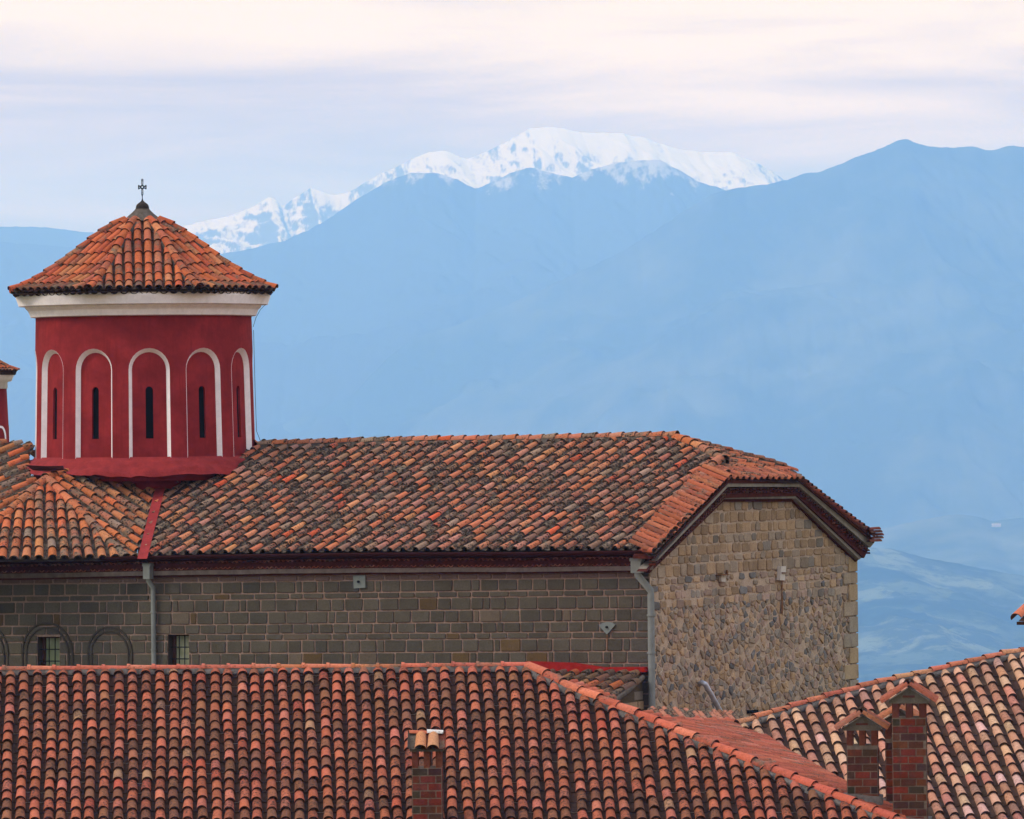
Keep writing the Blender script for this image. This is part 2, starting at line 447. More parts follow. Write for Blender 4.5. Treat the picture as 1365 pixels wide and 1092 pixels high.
# --- gable wall
gbot = 1130
def gtop(x):   # outline of the wall top (pixels) tucked behind the cornice
    pts = [(866, 756), (968, 658), (1064, 655), (1141, 738)]
    for (a, b) in zip(pts, pts[1:]):
        if x <= b[0]: return lerp(a[1], b[1], (x-a[0])/(b[0]-a[0]))
    return 738
G2 = lambda u, z: C0+ug*u+Z*z
gC1 = GAB.at(1140.5, 760); GU = (gC1-C0).dot(ug)
def guz(px, py): p = GAB.at(px, py)-C0; return p.dot(ug), p.z
tops = [guz(x, y) for x, y in ((866, 756), (968, 658), (1064, 655), (1141, 738))]
def gt(u):
    for a, b in zip(tops, tops[1:]):
        if u <= b[0]: return lerp(a[1], b[1], (u-a[0])/(b[0]-a[0]))
    return tops[-1][1]
mb = MB(); gm = (.50, .38, .285, .5)
mb.poly([G2(0, 0), G2(GU, 0), G2(GU, tops[3][1]), G2(*tops[2]), G2(*tops[1]), G2(0, tops[0][1])], gm)
def rubcol(ochre=.3):
    r = R(); k = U(.75, 1.25)
    if r < ochre: c = (.42, .29, .175)
    elif r < ochre+.32: c = (.37, .29, .21)
    elif r < ochre+.48: c = (.28, .24, .195)
    elif r < ochre+.56: c = (.19, .18, .17)
    else: c = (.38, .27, .205)
    k *= .90 if ochre > .5 else 1.0
    return (c[0]*k, c[1]*k, c[2]*k*1.03, R())
zsplit = guz(1000, 800)[1]; zmid = guz(1000, 757)[1]; ztop = max(t[1] for t in tops)
z = ztop+.02
while z > zsplit:
    h = U(.15, .24) if z > zmid else U(.12, .19); u = U(-.1, .1)
    while u < GU-.02:
        w = U(.18, .40) if z > zmid else U(.14, .34)
        if GU-u-w < .18: w = GU-u
        ua, ub = max(u, 0), min(u+w, GU); zt_a, zt_b = min(z, gt(ua)-.02), min(z, gt(ub)-.02); zb = z-h
        if min(zt_a, zt_b)-zb > .05 and ub-ua > .06 and (z > zmid or R() > .10):
            m_ = U(.010, .018); J = .022 if z > zmid else .034; n8 = []
            base4 = [(ua+m_, zb+m_), (ub-m_, zb+m_), (ub-m_, zt_b-m_), (ua+m_, zt_a-m_)]
            for k in range(4):
                p, pa, pb = base4[k], base4[k-1], base4[(k+1) % 4]
                for o_ in (pa, pb):
                    l_ = math.hypot(o_[0]-p[0], o_[1]-p[1]); e = min(U(.015, .05), l_*.3)
                    n8.append((p[0]+(o_[0]-p[0])*e/l_+U(-J, J)*.6, p[1]+(o_[1]-p[1])*e/l_+U(-J, J)*.6))
            och = .62 if z > zmid else .22
            if ub > GU-.02: och = .3
            mb.block([G2(*p) for p in n8], ng, U(.012, .035), .012, rubcol(och))
        u += w
    z -= h
# rubble below: Voronoi stones
zb0 = guz(1000, 985)[1]
du, dz = .215, .098; nu, nz = int(GU/du)+3, int((zsplit-zb0)/dz)+3
seedp = {(i, j): ((i-1+U(.08, .92))*du, zsplit+.06-(j-.5+U(-.42, .42))*dz) for i in range(nu) for j in range(nz)}
for (i, j), (cx, cy) in seedp.items():
    if cy > zsplit+.02 or not (-.0 < cx < GU): continue
    if R() < .05: continue
    poly = [(cx-.5, cy-.35), (cx+.5, cy-.35), (cx+.5, cy+.35), (cx-.5, cy+.35)]
    for a in range(-2, 3):
        for b in range(-3, 4):
            if (a, b) == (0, 0) or (i+a, j+b) not in seedp: continue
            qx, qy = seedp[(i+a, j+b)]; mx, my = (cx+qx)/2, (cy+qy)/2; nx, ny = qx-cx, qy-cy
            out = []
            for k in range(len(poly)):
                p, q = poly[k], poly[(k+1) % len(poly)]
                dp_, dq = (p[0]-mx)*nx+(p[1]-my)*ny, (q[0]-mx)*nx+(q[1]-my)*ny
                if dp_ <= 0: out.append(p)
                if dp_*dq < 0: t = dp_/(dp_-dq); out.append((p[0]+(q[0]-p[0])*t, p[1]+(q[1]-p[1])*t))
            poly = out
            if not poly: break
        if not poly: break
    if len(poly) < 3: continue
    sh = U(.74, .90); poly = [(max(.0, min(GU, cx+(p[0]-cx)*sh)), min(zsplit-.005, cy+(p[1]-cy)*sh)) for p in poly]
    ded = [poly[0]]
    for p in poly[1:]:
        if math.hypot(p[0]-ded[-1][0], p[1]-ded[-1][1]) > .012: ded.append(p)
    if len(ded) < 3 or max(p[0] for p in ded)-min(p[0] for p in ded) < .04: continue
    mb.block([G2(*p) for p in ded], ng, U(.01, .038), .014, rubcol(.25))
# quoins on the far corner
z = tops[3][1]-.05; k = 0
while z > zb0:
    h = U(.24, .36); w = .62 if k % 2 else .38; k += 1
    mb.block([G2(GU-w, z-h+.012), G2(GU+.012, z-h+.012), G2(GU+.012, z-.012), G2(GU-w, z-.012)], ng, .045, .01, random.choice([(.38, .30, .22, .4), (.33, .28, .22, .5), (.42, .31, .19, .5)]))
    z -= h
mb.build('gable_wall', M['rubble'], church)
# hidden sides close the body of the church
mb = MB()
BL = C0-uw*16+0*Z
ze = 10.6
mb.poly([C0+ug*GU, C0+ug*GU-uw*16, C0+ug*GU-uw*16+Z*ze, C0+ug*GU+Z*ze])
mb.poly([BL, BL+ug*GU, BL+ug*GU+Z*ze, BL+Z*ze])
mb.build('rear_wall', M['plainwall'], church)

# --- roof planes
ev = lambda x: WALL.at(x, wy(744, 737, x)).y
EA, EB = WALL.at(866, 738, .30), WALL.at(0, 744, .30)
RA = P(900, 582, 105.6)
MAIN = Plane(EA, EB, RA)
RIDL = MAIN.at(345, 596); RIDR = MAIN.at(900, 585)
roof = MB(); rmort = MB()
main_poly = [(868, 734), (700, 734.5), (500, 735.5), (280, 739), (193, 742), (212, 655), (205, 632), (240, 603), (340, 596), (600, 590), (900, 585), (962, 619), (905, 672), (855, 726)]
lean_main = lambda x, y: -1.36
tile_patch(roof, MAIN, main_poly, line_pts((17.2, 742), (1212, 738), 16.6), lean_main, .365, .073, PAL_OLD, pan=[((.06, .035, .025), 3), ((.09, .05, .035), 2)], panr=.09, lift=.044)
# end slopes
hipT = MAIN.at(963, 618); cornerF = MAIN.at(885, 742)
V1 = GAB.at(971, 640, .42); V2 = GAB.at(1068, 640, .42)
HALF = Plane(RIDR, V1, V2)
tile_patch(roof, HALF, [(902, 585), (962, 618), (972, 638), (1068, 641), (1035, 624), (1005, 615), (950, 599)], line_pts((902, 570), (985, 652), 7.0)+line_pts((990, 640), (1075, 645), 7.5)[0:0],
           lambda x, y: (3.3, 1.0), .34, .085, PAL_END, pan=PAL_PANR)
E1 = GAB.at(890, 742, .42)
STR = Plane(hipT, cornerF, V1)
tile_patch(roof, Plane(MAIN.at(962, 617), MAIN.at(855, 726), GAB.at(920, 688, .42)), [(960, 616), (971, 637), (920, 689), (872, 739), (862, 738), (853, 727), (905, 672)], line_pts((955, 606), (845, 738), 7.4), lambda x, y: (6.5, 1.0), .9, .068, PAL_END, pan=PAL_PANR, over=.02)
# far slope of the main roof
zc = MAIN.n.copy(); far = MB()
bk = ug*4.9-Z*2.45
far.poly([RIDL-uw*6-Z*.03, RIDR-Z*.03, RIDR+bk, RIDL-uw*6+bk], (.35, .14, .09, .5))
rear_pl = Plane(RIDL-Z*.02, RIDR-Z*.02, RIDR+bk-Z*.02, up=Z)
for k in range(0, 52):
    s0 = RIDR-uw*(.1+k*.27); d = bk.normalized()
    if k < 1: continue
    t = 5.4
    while t > .1:
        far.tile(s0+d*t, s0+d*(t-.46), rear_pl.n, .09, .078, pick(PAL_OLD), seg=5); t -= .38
# far verge of the half hip
far.poly([RIDR, GAB.at(1068, 641, .42), GAB.at(1165, 722, .42), RIDR+bk], (.3, .12, .08, .5))
ro = roof.build('main_roof', M['oldtile'], church)
far.build('rear_slope', M['oldtile'], ro)
cp = MB()
caps(cp, [RIDL+Z*.04, MAIN.at(520, 591)+Z*.04, MAIN.at(700, 588)+Z*.03, RIDR+Z*.05], Z, .105, .31, PAL_OLD, rmort, collar=False)
caps(cp, [RIDR+Z*.03, MAIN.at(932, 598)+Z*.03, MAIN.at(964, 617)+Z*.05], (HALF.n+MAIN.n).normalized(), .115, .36, PAL_ARM, rmort)
caps(cp, [MAIN.at(961, 618)+Z*.10, MAIN.at(905, 673)+Z*.10, MAIN.at(857, 726)+Z*.10], (Vector((.3, -.3, 1))).normalized(), .105, .33, PAL_OLD, rmort, lift=.03)
farhip = [RIDR+Z*.04, P(945, 595, 106.4), P(975, 603, 107), P(1005, 611, 107.6), P(1035, 619, 108.2), P(1058, 629, 108.6)]
caps(cp, farhip, Z, .085, .36, PAL_END, rmort)
cp.build('ridge_tiles', M['armtile'], ro)
rmort.build('ridge_mortar', M['lead'], ro)

# --- gable cornice: boards and tile courses following the half hip
def band(offs, tops_, bots_, mat, name, depth):
    m_ = MB()
    for i in range(len(tops_)-1):
        a, b, c_, d_ = GAB.at(*tops_[i], offs), GAB.at(*tops_[i+1], offs), GAB.at(*bots_[i+1], offs), GAB.at(*bots_[i], offs)
        m_.prism([a, b, c_, d_], -ng*depth)
    return m_.build(name, mat, church)
band(.34, [(878, 743), (971, 644), (1068, 644), (1166, 723)], [(876, 748), (970.5, 649), (1066, 649), (1160, 730)], M['board'], 'upper_gable_board', .12)
band(.22, [(866, 757), (970, 650.5), (1066, 650), (1158, 732)], [(862, 762), (966, 664), (1063, 661), (1152, 744)], M['dent'], 'gable_tile_course', .22)
band(.17, [(862, 757), (966, 659.5), (1062, 657.5), (1152, 737)], [(861, 762), (965, 665.5), (1061, 664.5), (1146, 746)], M['board'], 'lower_gable_board', .17)
band(.07, [(866, 758), (966, 664), (1061, 663), (1146, 745)], [(866, 764), (964, 669), (1058, 669), (1141, 749)], M['dent'], 'gable_brick_course', .08)
dn = MB()
path = [((872, 751), (969, 655)), ((969, 655), (1064, 653.5)), ((1064, 653.5), (1156, 736))]
for a, b in path:
    for q in line_pts(a, b, 4.6):
        for off, dy in ((.255, -1.6), (.245, 2.4)):
            p = GAB.at(q[0]+U(-.5, .5), q[1]+dy+U(-.5, .5), off)
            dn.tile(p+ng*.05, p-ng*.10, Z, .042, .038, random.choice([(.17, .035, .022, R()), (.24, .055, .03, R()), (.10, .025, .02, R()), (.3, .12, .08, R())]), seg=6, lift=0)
# verge tile ends on the far side
for a, b, st in (((972, 640), (1068, 640), 8.2), ((1068, 640), (1166, 716), 7.2), ((874, 738), (971, 637), 6.9)):
    for q in line_pts(a, b, st):
        p = GAB.at(q[0]+U(-.6, .6), q[1]+U(-.6, .6)-.5, .46)
        dn.tile(p+ng*.04, p-ng*.55+Z*.22, Z, .075, .07, pick(PAL_EDGE if a[0] == 1068 else PAL_END), seg=8, lift=0)
for k in range(5):
    p = GAB.at(1166+U(-2, 3), 706+k*4, .40+U(0, .1)); dn.tile(p+ug*.15+ng*.04, p-ug*.3, Z, .06, .055, pick(PAL_EDGE), lift=0)
dn.build('verge_tiles', M['hottile'], church)
band(.36, [(872, 740), (971, 640), (1068, 641), (1166, 719)], [(872, 745), (971, 644.5), (1068, 644.5), (1165, 724)], M['dent'], 'verge_bedding', .45)

# --- eaves: gutter, tile course, string course
def gy(x):
    pts = [(-140, 747), (0, 745), (280, 740), (500, 737), (700, 736.3), (866, 734), (900, 733.5)]
    for a, b in zip(pts, pts[1:]):
        if x <= b[0]: return lerp(a[1], b[1], (x-a[0])/(b[0]-a[0]))
    return 733.5
def wband(off, dy, h, depth, mat, name, x0=-140, x1=866):
    m_ = MB(); n_ = 24
    for i in range(n_):
        a, b = lerp(x0, x1, i/n_), lerp(x0, x1, (i+1)/n_); ja, jb = [noise.noise(Vector((q*.02, dy, 0)))*.9 for q in (a, b)]
        m_.prism([WALL.at(a, gy(a)+dy+ja, off), WALL.at(b, gy(b)+dy+jb, off), WALL.at(b, gy(b)+dy+h+jb, off), WALL.at(a, gy(a)+dy+h+ja, off)], -nw*depth, (1, 1, 1, .5))
    return m_.build(name, mat, church)
gt_ = MB(); prof = []
for k in range(9): t = PI*k/8; prof.append((-.06*math.cos(t), -.075*math.sin(t)))
for (xa, xb) in ((-140, 0), (0, 280), (280, 500), (500, 700), (700, 868)):
    a, b = WALL.at(xa, gy(xa)+.5, .38), WALL.at(xb, gy(xb)+.5, .38)
    vs = [a-nw*p[0]*-1+Z*p[1] for p in prof]+[b-nw*p[0]*-1+Z*p[1] for p in prof]
    gt_.quadmesh(vs, [[k, k+1, 10+k, 9+k] for k in range(8)], smooth=True)
    gt_.box(a+nw*.06+Z*-.012, b-a, Z*.024, nw*.014)
gt_.build('gutter', M['gutter'], church)
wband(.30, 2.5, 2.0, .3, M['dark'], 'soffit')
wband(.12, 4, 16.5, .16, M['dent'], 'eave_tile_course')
dn = MB()
for x in line_pts((-140, 0), (864, 0), 6.2):
    for k, (off, yy) in enumerate(((.20, 10.5), (.15, 16.5))):
        x_ = x[0]+k*3.1; p = WALL.at(x_, gy(x_)+yy+U(-.5, .5), off)
        c_ = random.choice([(.26, .07, .04, R()), (.34, .10, .055, R()), (.16, .06, .04, R()), (.40, .17, .11, R())]); dn.tile(p, p-nw*.14, -Z if k else Z, .048, .045, c_, seg=5, lift=0, rim=c_)
dn.build('eave_tile_ends', M['hottile'], church)
wband(.13, 20.2, 5.8, .15, M['string'], 'string_course')
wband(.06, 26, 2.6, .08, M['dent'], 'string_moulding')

# --- downpipes
def dpipe(hx, hy0, hy1, px_, y0, yb, w):
    m_ = MB(); s = 100/7000*1.04
    a = WALL.at(hx, hy0, .24); b = WALL.at(hx, hy1, .22)
    hw = w*.8*s
    for (p, q, r_) in ((a, a-Z*.06, 1.25), (a-Z*.06, b, 1.0)):
        m_.box(p-uw*hw*r_-nw*.07, uw*hw*2*r_, nw*.14, q-p)
    e = WALL.at(px_, y0, .09); m_.tube([b+Z*.02, b-Z*.03, e+Z*.02, e-Z*.06, WALL.at(px_+(yb-y0)*.0105, yb, .09)], w*.5*s, 12)
    for yy in (y0+30, y0+80):
        if yy < yb: p = WALL.at(px_+(yy-y0)*.0105, yy, .09); m_.tube([p, p-Z*.035], w*.62*s, 12)
    return m_.build('downpipe', M['pipe'], church)
dpipe(197.5, 751, 772, 204, 785, 900, 6.6)
dpipe(849.5, 744, 764, 867.5, 789, 965, 9.0)

# anchor plates
m_ = MB(); m_.prism([WALL.at(470.5, 767.5, .05), WALL.at(486.5, 767, .05), WALL.at(487, 783.6, .05), WALL.at(471.5, 784.6, .05)], -nw*.03)
o = m_.build('anchor_plate', M['plate'], church, label='square grey metal wall anchor plate')
m_ = MB(); p = WALL.at(478, 775.5, .052); m_.tube([p, p+nw*.03], .025, 8); m_.build('bolt', M['iron'], o)
m_ = MB(); m_.prism([WALL.at(x, y, .05) for x, y in ((798, 834), (803, 830.5), (809, 829), (815, 830), (820, 833), (809, 846))], -nw*.03)
o = m_.build('anchor_plate', M['plate'], church, label='fan shaped grey metal wall anchor plate')
m_ = MB(); p = WALL.at(809, 836, .052); m_.tube([p, p+nw*.03], .022, 8); m_.build('bolt', M['iron'], o)
m_ = MB()
m_.prism([WALL.at(x, y, .03) for x, y in ((808.4, 846), (810, 846), (809.8, 866), (809, 866))], -nw*.003)
m_.build('rust_streak', M['rust'], church)
# small things on the gable
m_ = MB(); m_.prism([GAB.at(x, y, .09) for x, y in ((961.5, 767), (967, 767), (967.5, 775.5), (962, 775.5))], -ng*.06)
o = m_.build('wall_bracket', M['bracket'], church, label='small pale box on a rusty bracket')
m_ = MB(); m_.prism([GAB.at(x, y, .16) for x, y in ((963, 765.2), (972, 765.4), (971, 767), (962, 767))], -ng*.14)
m_.prism([GAB.at(x, y, .05) for x, y in ((969, 760), (970.3, 760), (971, 765.5), (969.6, 765.5))], -ng*.04)
m_.build('bracket_arm', M['rust'], o)
m_ = MB(); m_.prism([GAB.at(x, y, .12) for x, y in ((1041.5, 755), (1047.8, 754.8), (1047.6, 762.8), (1044.5, 763.3), (1044.8, 764.6), (1047, 765), (1046.3, 773.6), (1039.8, 773.4))], -ng*.08)
o = m_.build('wall_lamp', M['bracket'], church, label='tall white fitting with a rust streak below')
m_ = MB(); m_.prism([GAB.at(x, y, .15) for x, y in ((1043.5, 763), (1049, 763), (1049, 764.4), (1043.5, 764.6))], -ng*.14)
m_.build('bracket_arm', M['rust'], o)
m_ = MB(); m_.prism([GAB.at(x, y, .046) for x, y in ((1042, 774), (1043.6, 774), (1043.2, 788), (1043.6, 800), (1044.5, 812), (1043.6, 818), (1041.6, 818), (1042.2, 800))], -ng*.01)
m_.build('rust_stain', M['rust'], o)
m_ = MB(); m_.tube([GAB.at(932, 912, -.02), GAB.at(936, 910, .16), GAB.at(940, 912, .22), GAB.at(953, 935, .22), GAB.at(967, 962, .2)], .052, 12)
m_.build('vent_pipe', M['alu'], church)
for (x0, y0, x1, y1) in ((924, 949, 935, 953.5), (998, 947, 1011, 951.5)):
    m_ = MB(); m_.prism([GAB.at(x0, y0, .05), GAB.at(x1, y0-1, .05), GAB.at(x1, y1-1.5, .05), GAB.at(x0, y1, .05)], -ng*.04); m_.build('drain_hole', M['dark'], church)

# --- left arm of the church, hipped
Db = lambda x: EB.y+(x-0)*((EA.y-EB.y)/866.0)
AP = P(62, 641, 108.2)
ARMF = Plane(P(165, 744, Db(165)), P(-60, 746, Db(165)+.1), AP)
VALT, VALB = MAIN.at(211, 655), MAIN.at(187, 744)
ARMR = Plane(AP, ARMF.at(165, 744), P(211, 655, (VALT.y)))
ARML = Plane(AP, ARMF.at(-50, 746), P(0, 592, 112.2))
arm = MB(); amort = MB()
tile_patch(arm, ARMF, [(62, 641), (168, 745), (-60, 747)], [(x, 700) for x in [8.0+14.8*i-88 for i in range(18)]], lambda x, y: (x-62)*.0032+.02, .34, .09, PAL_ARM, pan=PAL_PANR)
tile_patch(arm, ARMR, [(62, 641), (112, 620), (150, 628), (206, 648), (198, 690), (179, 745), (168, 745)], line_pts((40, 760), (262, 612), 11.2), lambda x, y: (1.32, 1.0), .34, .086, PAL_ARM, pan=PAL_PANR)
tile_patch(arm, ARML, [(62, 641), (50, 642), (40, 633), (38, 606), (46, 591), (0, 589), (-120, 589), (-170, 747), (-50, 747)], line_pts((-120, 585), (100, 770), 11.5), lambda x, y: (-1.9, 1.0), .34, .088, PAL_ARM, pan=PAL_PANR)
# ragged tiles under the drum flashing
for (x, y, dx, dy) in ((215, 634, 3, 14), (226, 633, -4, 15), (240, 632, -8, 14), (203, 634, 8, 13), (190, 632, 9, 12), (176, 630, 9, 12), (252, 630, -10, 12)):
    p = MAIN.at(x, y, .10); q = MAIN.at(x+dx, y+dy, .06); arm.tile(q, p, MAIN.n, .10, .088, pick(PAL_OLD))
ao = arm.build('arm_roof', M['armtile'], church)
cp = MB(); hn = lambda a, b: (a.n+b.n).normalized()
caps(cp, [P(112, 622.5, 109.7), P(88, 632, 108.8), AP+Z*.05], Z, .115, .34, PAL_ARM, amort)
caps(cp, [AP+Z*.05, ARMF.at(166, 744)+Z*.02], hn(ARMF, ARMR), .11, .33, PAL_OLD, amort)
caps(cp, [AP+Z*.05, ARMF.at(-55, 746)+Z*.02], hn(ARMF, ARML), .11, .33, PAL_ARM, amort)
cp.build('ridge_tiles', M['armtile'], ao)
# lumpy mortar at the valley edge
prev = None
for k in range(24):
    t = k/23; x, y = lerp(208, 184, t**1.1), lerp(650, 744, t); p = ARMR.at(x+U(-1, 1), y, .03); r_ = U(.035, .06)
    amort.tube([p, ARMR.at(x-1, y+4.6, .03)], r_, 7)
amort.build('ridge_mortar', M['lead'], ao)
vf = MB(); pr = None
for k in range(13):
    t = k/12; xl, xr = lerp(207, 183, t), lerp(220, 196, t); y = lerp(650, 745, t)
    l_, r_ = MAIN.at(xl, y, .13), MAIN.at(xr, y, .13); c_ = MAIN.at((xl+xr)/2, y, .10+U(0, .01))
    if pr: vf.quadmesh(pr+[l_, c_, r_], [[0, 1, 4, 3], [1, 2, 5, 4]], smooth=True)
    pr = [l_, c_, r_]
vf.build('valley_flashing', M['flash'], ao)

# --- drum
def drum(cx_px, D, ybase, ytop, rb_px, rt_px, name, first=True):
    s = D/F; base = P(cx_px+1.5, ybase, D); top = P(cx_px-1.5, ytop, D)
    cx, cy = base.x, base.y; z0, z1 = base.z, top.z; rb, rt = rb_px*s, rt_px*s
    off0 = math.radians(6.6)
    def pt(th, z, dep=0):
        r = lerp(rb, rt, (z-z0)/(z1-z0))-dep
        return Vector((cx+r*math.sin(th), cy-r*math.cos(th), z))
    NS = 12; half = PI/NS; H = z1-z0
    ow = .425; oh = (611-466)*s     # arch half-width, height of its crown
    body = MB()
    def outline(hw, crown, zb, n=14, k=6):
        pts = []
        zs = crown-hw*1.05
        for i in range(k): pts.append((-hw, lerp(zb, zs, i/k)))
        for i in range(n+1): t = PI*i/n; pts.append((-hw*math.cos(t), zs+hw*1.05*math.sin(t)))
        for i in range(k): pts.append((hw, lerp(zs, zb, (i+1)/k)))
        return pts
    zi = z0-.45
    body.lathe((cx, cy, z0), [(rb*.85, -1.3), (rb*.85, -.40)], 48)
    arches = []; slits = []
    for q in range(NS):
        tc = off0+q*2*half; rr = (rb+rt)/2
        hwid = half*rr
        O = outline(ow, z0+oh, z0-.02)
        I = [(x*(1-.052/ow)+(0), z-(.082*max(0, (z-(z0+oh-ow*1.05))/(ow*1.05)))) for (x, z) in O]
        # face ring: outline to the edge of the sector
        def edge(x, z, i, n):
            return (-hwid if x < 0 else hwid, z)
        T = lambda p, dep=0: pt(tc+p[0]/rr, p[1], dep)
        n = len(O); crownz = z0+oh
        left = [p for p in O[:n//2+1]]; right = [p for p in O[n//2:]]
        for side, pts in ((-1, left), (1, right)):
            for a, b in zip(pts, pts[1:]):
                vs = []
                for m in range(5):
                    for p in (a, b): vs.append(T((lerp(p[0], side*hwid, m/4), lerp(p[1], p[1] if True else 0, m/4))))
                body.quadmesh(vs, [[2*m, 2*m+1, 2*m+3, 2*m+2] for m in range(4)], smooth=True)
        # above the crown and below the niche
        for (za, zb_) in ((crownz, z1+.1), (zi, z0-.02)):
            for a in range(8):
                xa, xb = lerp(-hwid, hwid, a/8), lerp(-hwid, hwid, (a+1)/8)
                body.quadmesh([T((xa, za)), T((xb, za)), T((xb, zb_)), T((xa, zb_))], [[0, 1, 2, 3]], smooth=True)
        am = MB(); dep = .105
        for a in range(n-1):
            am.quadmesh([T(O[a], -.004), T(O[a+1], -.004), T(I[a+1], dep), T(I[a], dep)], [[0, 1, 2, 3]], smooth=True)
            am.quadmesh([T(O[a], -.004), T(O[a+1], -.004), T((O[a+1][0]*1.012, O[a+1][1]), .002), T((O[a][0]*1.012, O[a][1]), .002)], [[0, 1, 2, 3]])
        arches.append(am)
        # recessed panel with slit
        sw = .083; sb, st = z0+(611-584)*s, z0+(611-516)*s
        S = outline(sw, st, sb)
        for a in range(n-1):
            body.quadmesh([T(I[a], dep), T(I[a+1], dep), T(S[a+1], dep), T(S[a], dep)], [[0, 1, 2, 3]])
            body.quadmesh([T(S[a], dep), T(S[a+1], dep), T(S[a+1], dep+.20), T(S[a], dep+.20)], [[0, 1, 2, 3]])
        body.quadmesh([T(I[0], dep), T(S[0], dep), T(S[-1], dep), T(I[-1], dep)], [[0, 1, 2, 3]])
        body.quadmesh([T(S[0], dep), T(S[-1], dep), T(S[-1], dep+.2), T(S[0], dep+.2)], [[0, 1, 2, 3]])
        body.quadmesh([T(I[0], dep), T(I[-1], dep), T(O[-1]), T(O[0])], [[0, 1, 2, 3]])
        sl = MB(); sl.poly([T(p, dep+.05) for p in S], (1, 1, 1, .5)); slits.append(sl)
    bo = body.build(name, M['red'], church)
    for am in arches: am.build('niche_arch', M['white'], bo)
    for sl in slits: sl.build('slit_window', M['dark'], bo)
    # cornice
    m_ = MB(); ys = lambda y: (ytop-y)*s
    k = rt_px/143.5
    prof_ = [(143*s*k, ys(420)), (150*s*k, ys(419)), (153*s*k, ys(411)), (157*s*k, ys(407)), (157*s*k, ys(405)), (165.5*s*k, ys(404.5)), (167*s*k, ys(400)), (169.5*s*k, ys(393)), (169.5*s*k, ys(389)), (120*s*k, ys(386))] if first else \
             [(143*s*k, 0), (150*s*k, 0), (151*s*k, 9*s), (160*s*k, 10*s), (166*s*k, 20*s), (100*s*k, 22*s)]
    for pa, pb in zip(prof_, prof_[1:]): m_.lathe((cx, cy, z1-(3.4*s if first else 0)), [pa, pb], 72, jit=.004)
    m_.build('drum_cornice', M['white'], bo)
    return cx, cy, z0, z1, s, bo
DD = 110.9
cx, cy, z0, z1, s, dro = drum(192, DD, 611, 420, 148, 143.5, 'dome_drum')
# flashing skirt
m_ = MB(); n_ = 140; rings = []
for (r_, yy, am) in ((147.0, 608, .0), (149.2, 611, .01), (153.5, 613, .04), (156, 615.5, .05), (157.5, 619, .07), (162, 623, .09), (167, 627, .10), (170, 631.5, .08)):
    ring = []
    for k in range(n_):
        a = 2*PI*k/n_; nn = noise.noise(Vector((math.cos(a)*2.4, math.sin(a)*2.4, yy*.07)))+.8*noise.noise(Vector((math.cos(a)*8, math.sin(a)*8, yy*.2)))+.4*noise.noise(Vector((math.cos(a)*20, math.sin(a)*20, yy*.3)))
        ext = 1+max(0, math.sin(-a))*.045*max(0, (yy-612)/18)
        rr = r_*s*ext+nn*am
        ring.append((cx+rr*math.sin(a), cy-rr*math.cos(a), z0+(611-yy)*s+nn*am*.8))
    rings.append(ring)
vs = [v for r_ in rings for v in r_]
m_.quadmesh(vs, [[i*n_+k, i*n_+(k+1) % n_, (i+1)*n_+(k+1) % n_, (i+1)*n_+k] for i in range(len(rings)-1) for k in range(n_)], smooth=True)
m_.build('drum_flashing', M['flash'], dro)
# shallow dark hood in the flashing, lower left
m_ = MB(); m_.prism([P(34, 620, DD-2.35), P(60, 621.5, DD-2.6), P(84, 621, DD-2.75), P(85, 627, DD-2.75), P(62, 629, DD-2.6), P(44, 627, DD-2.4)], (0, .12, 0)); m_.build('hood_opening', M['gutter'], dro)

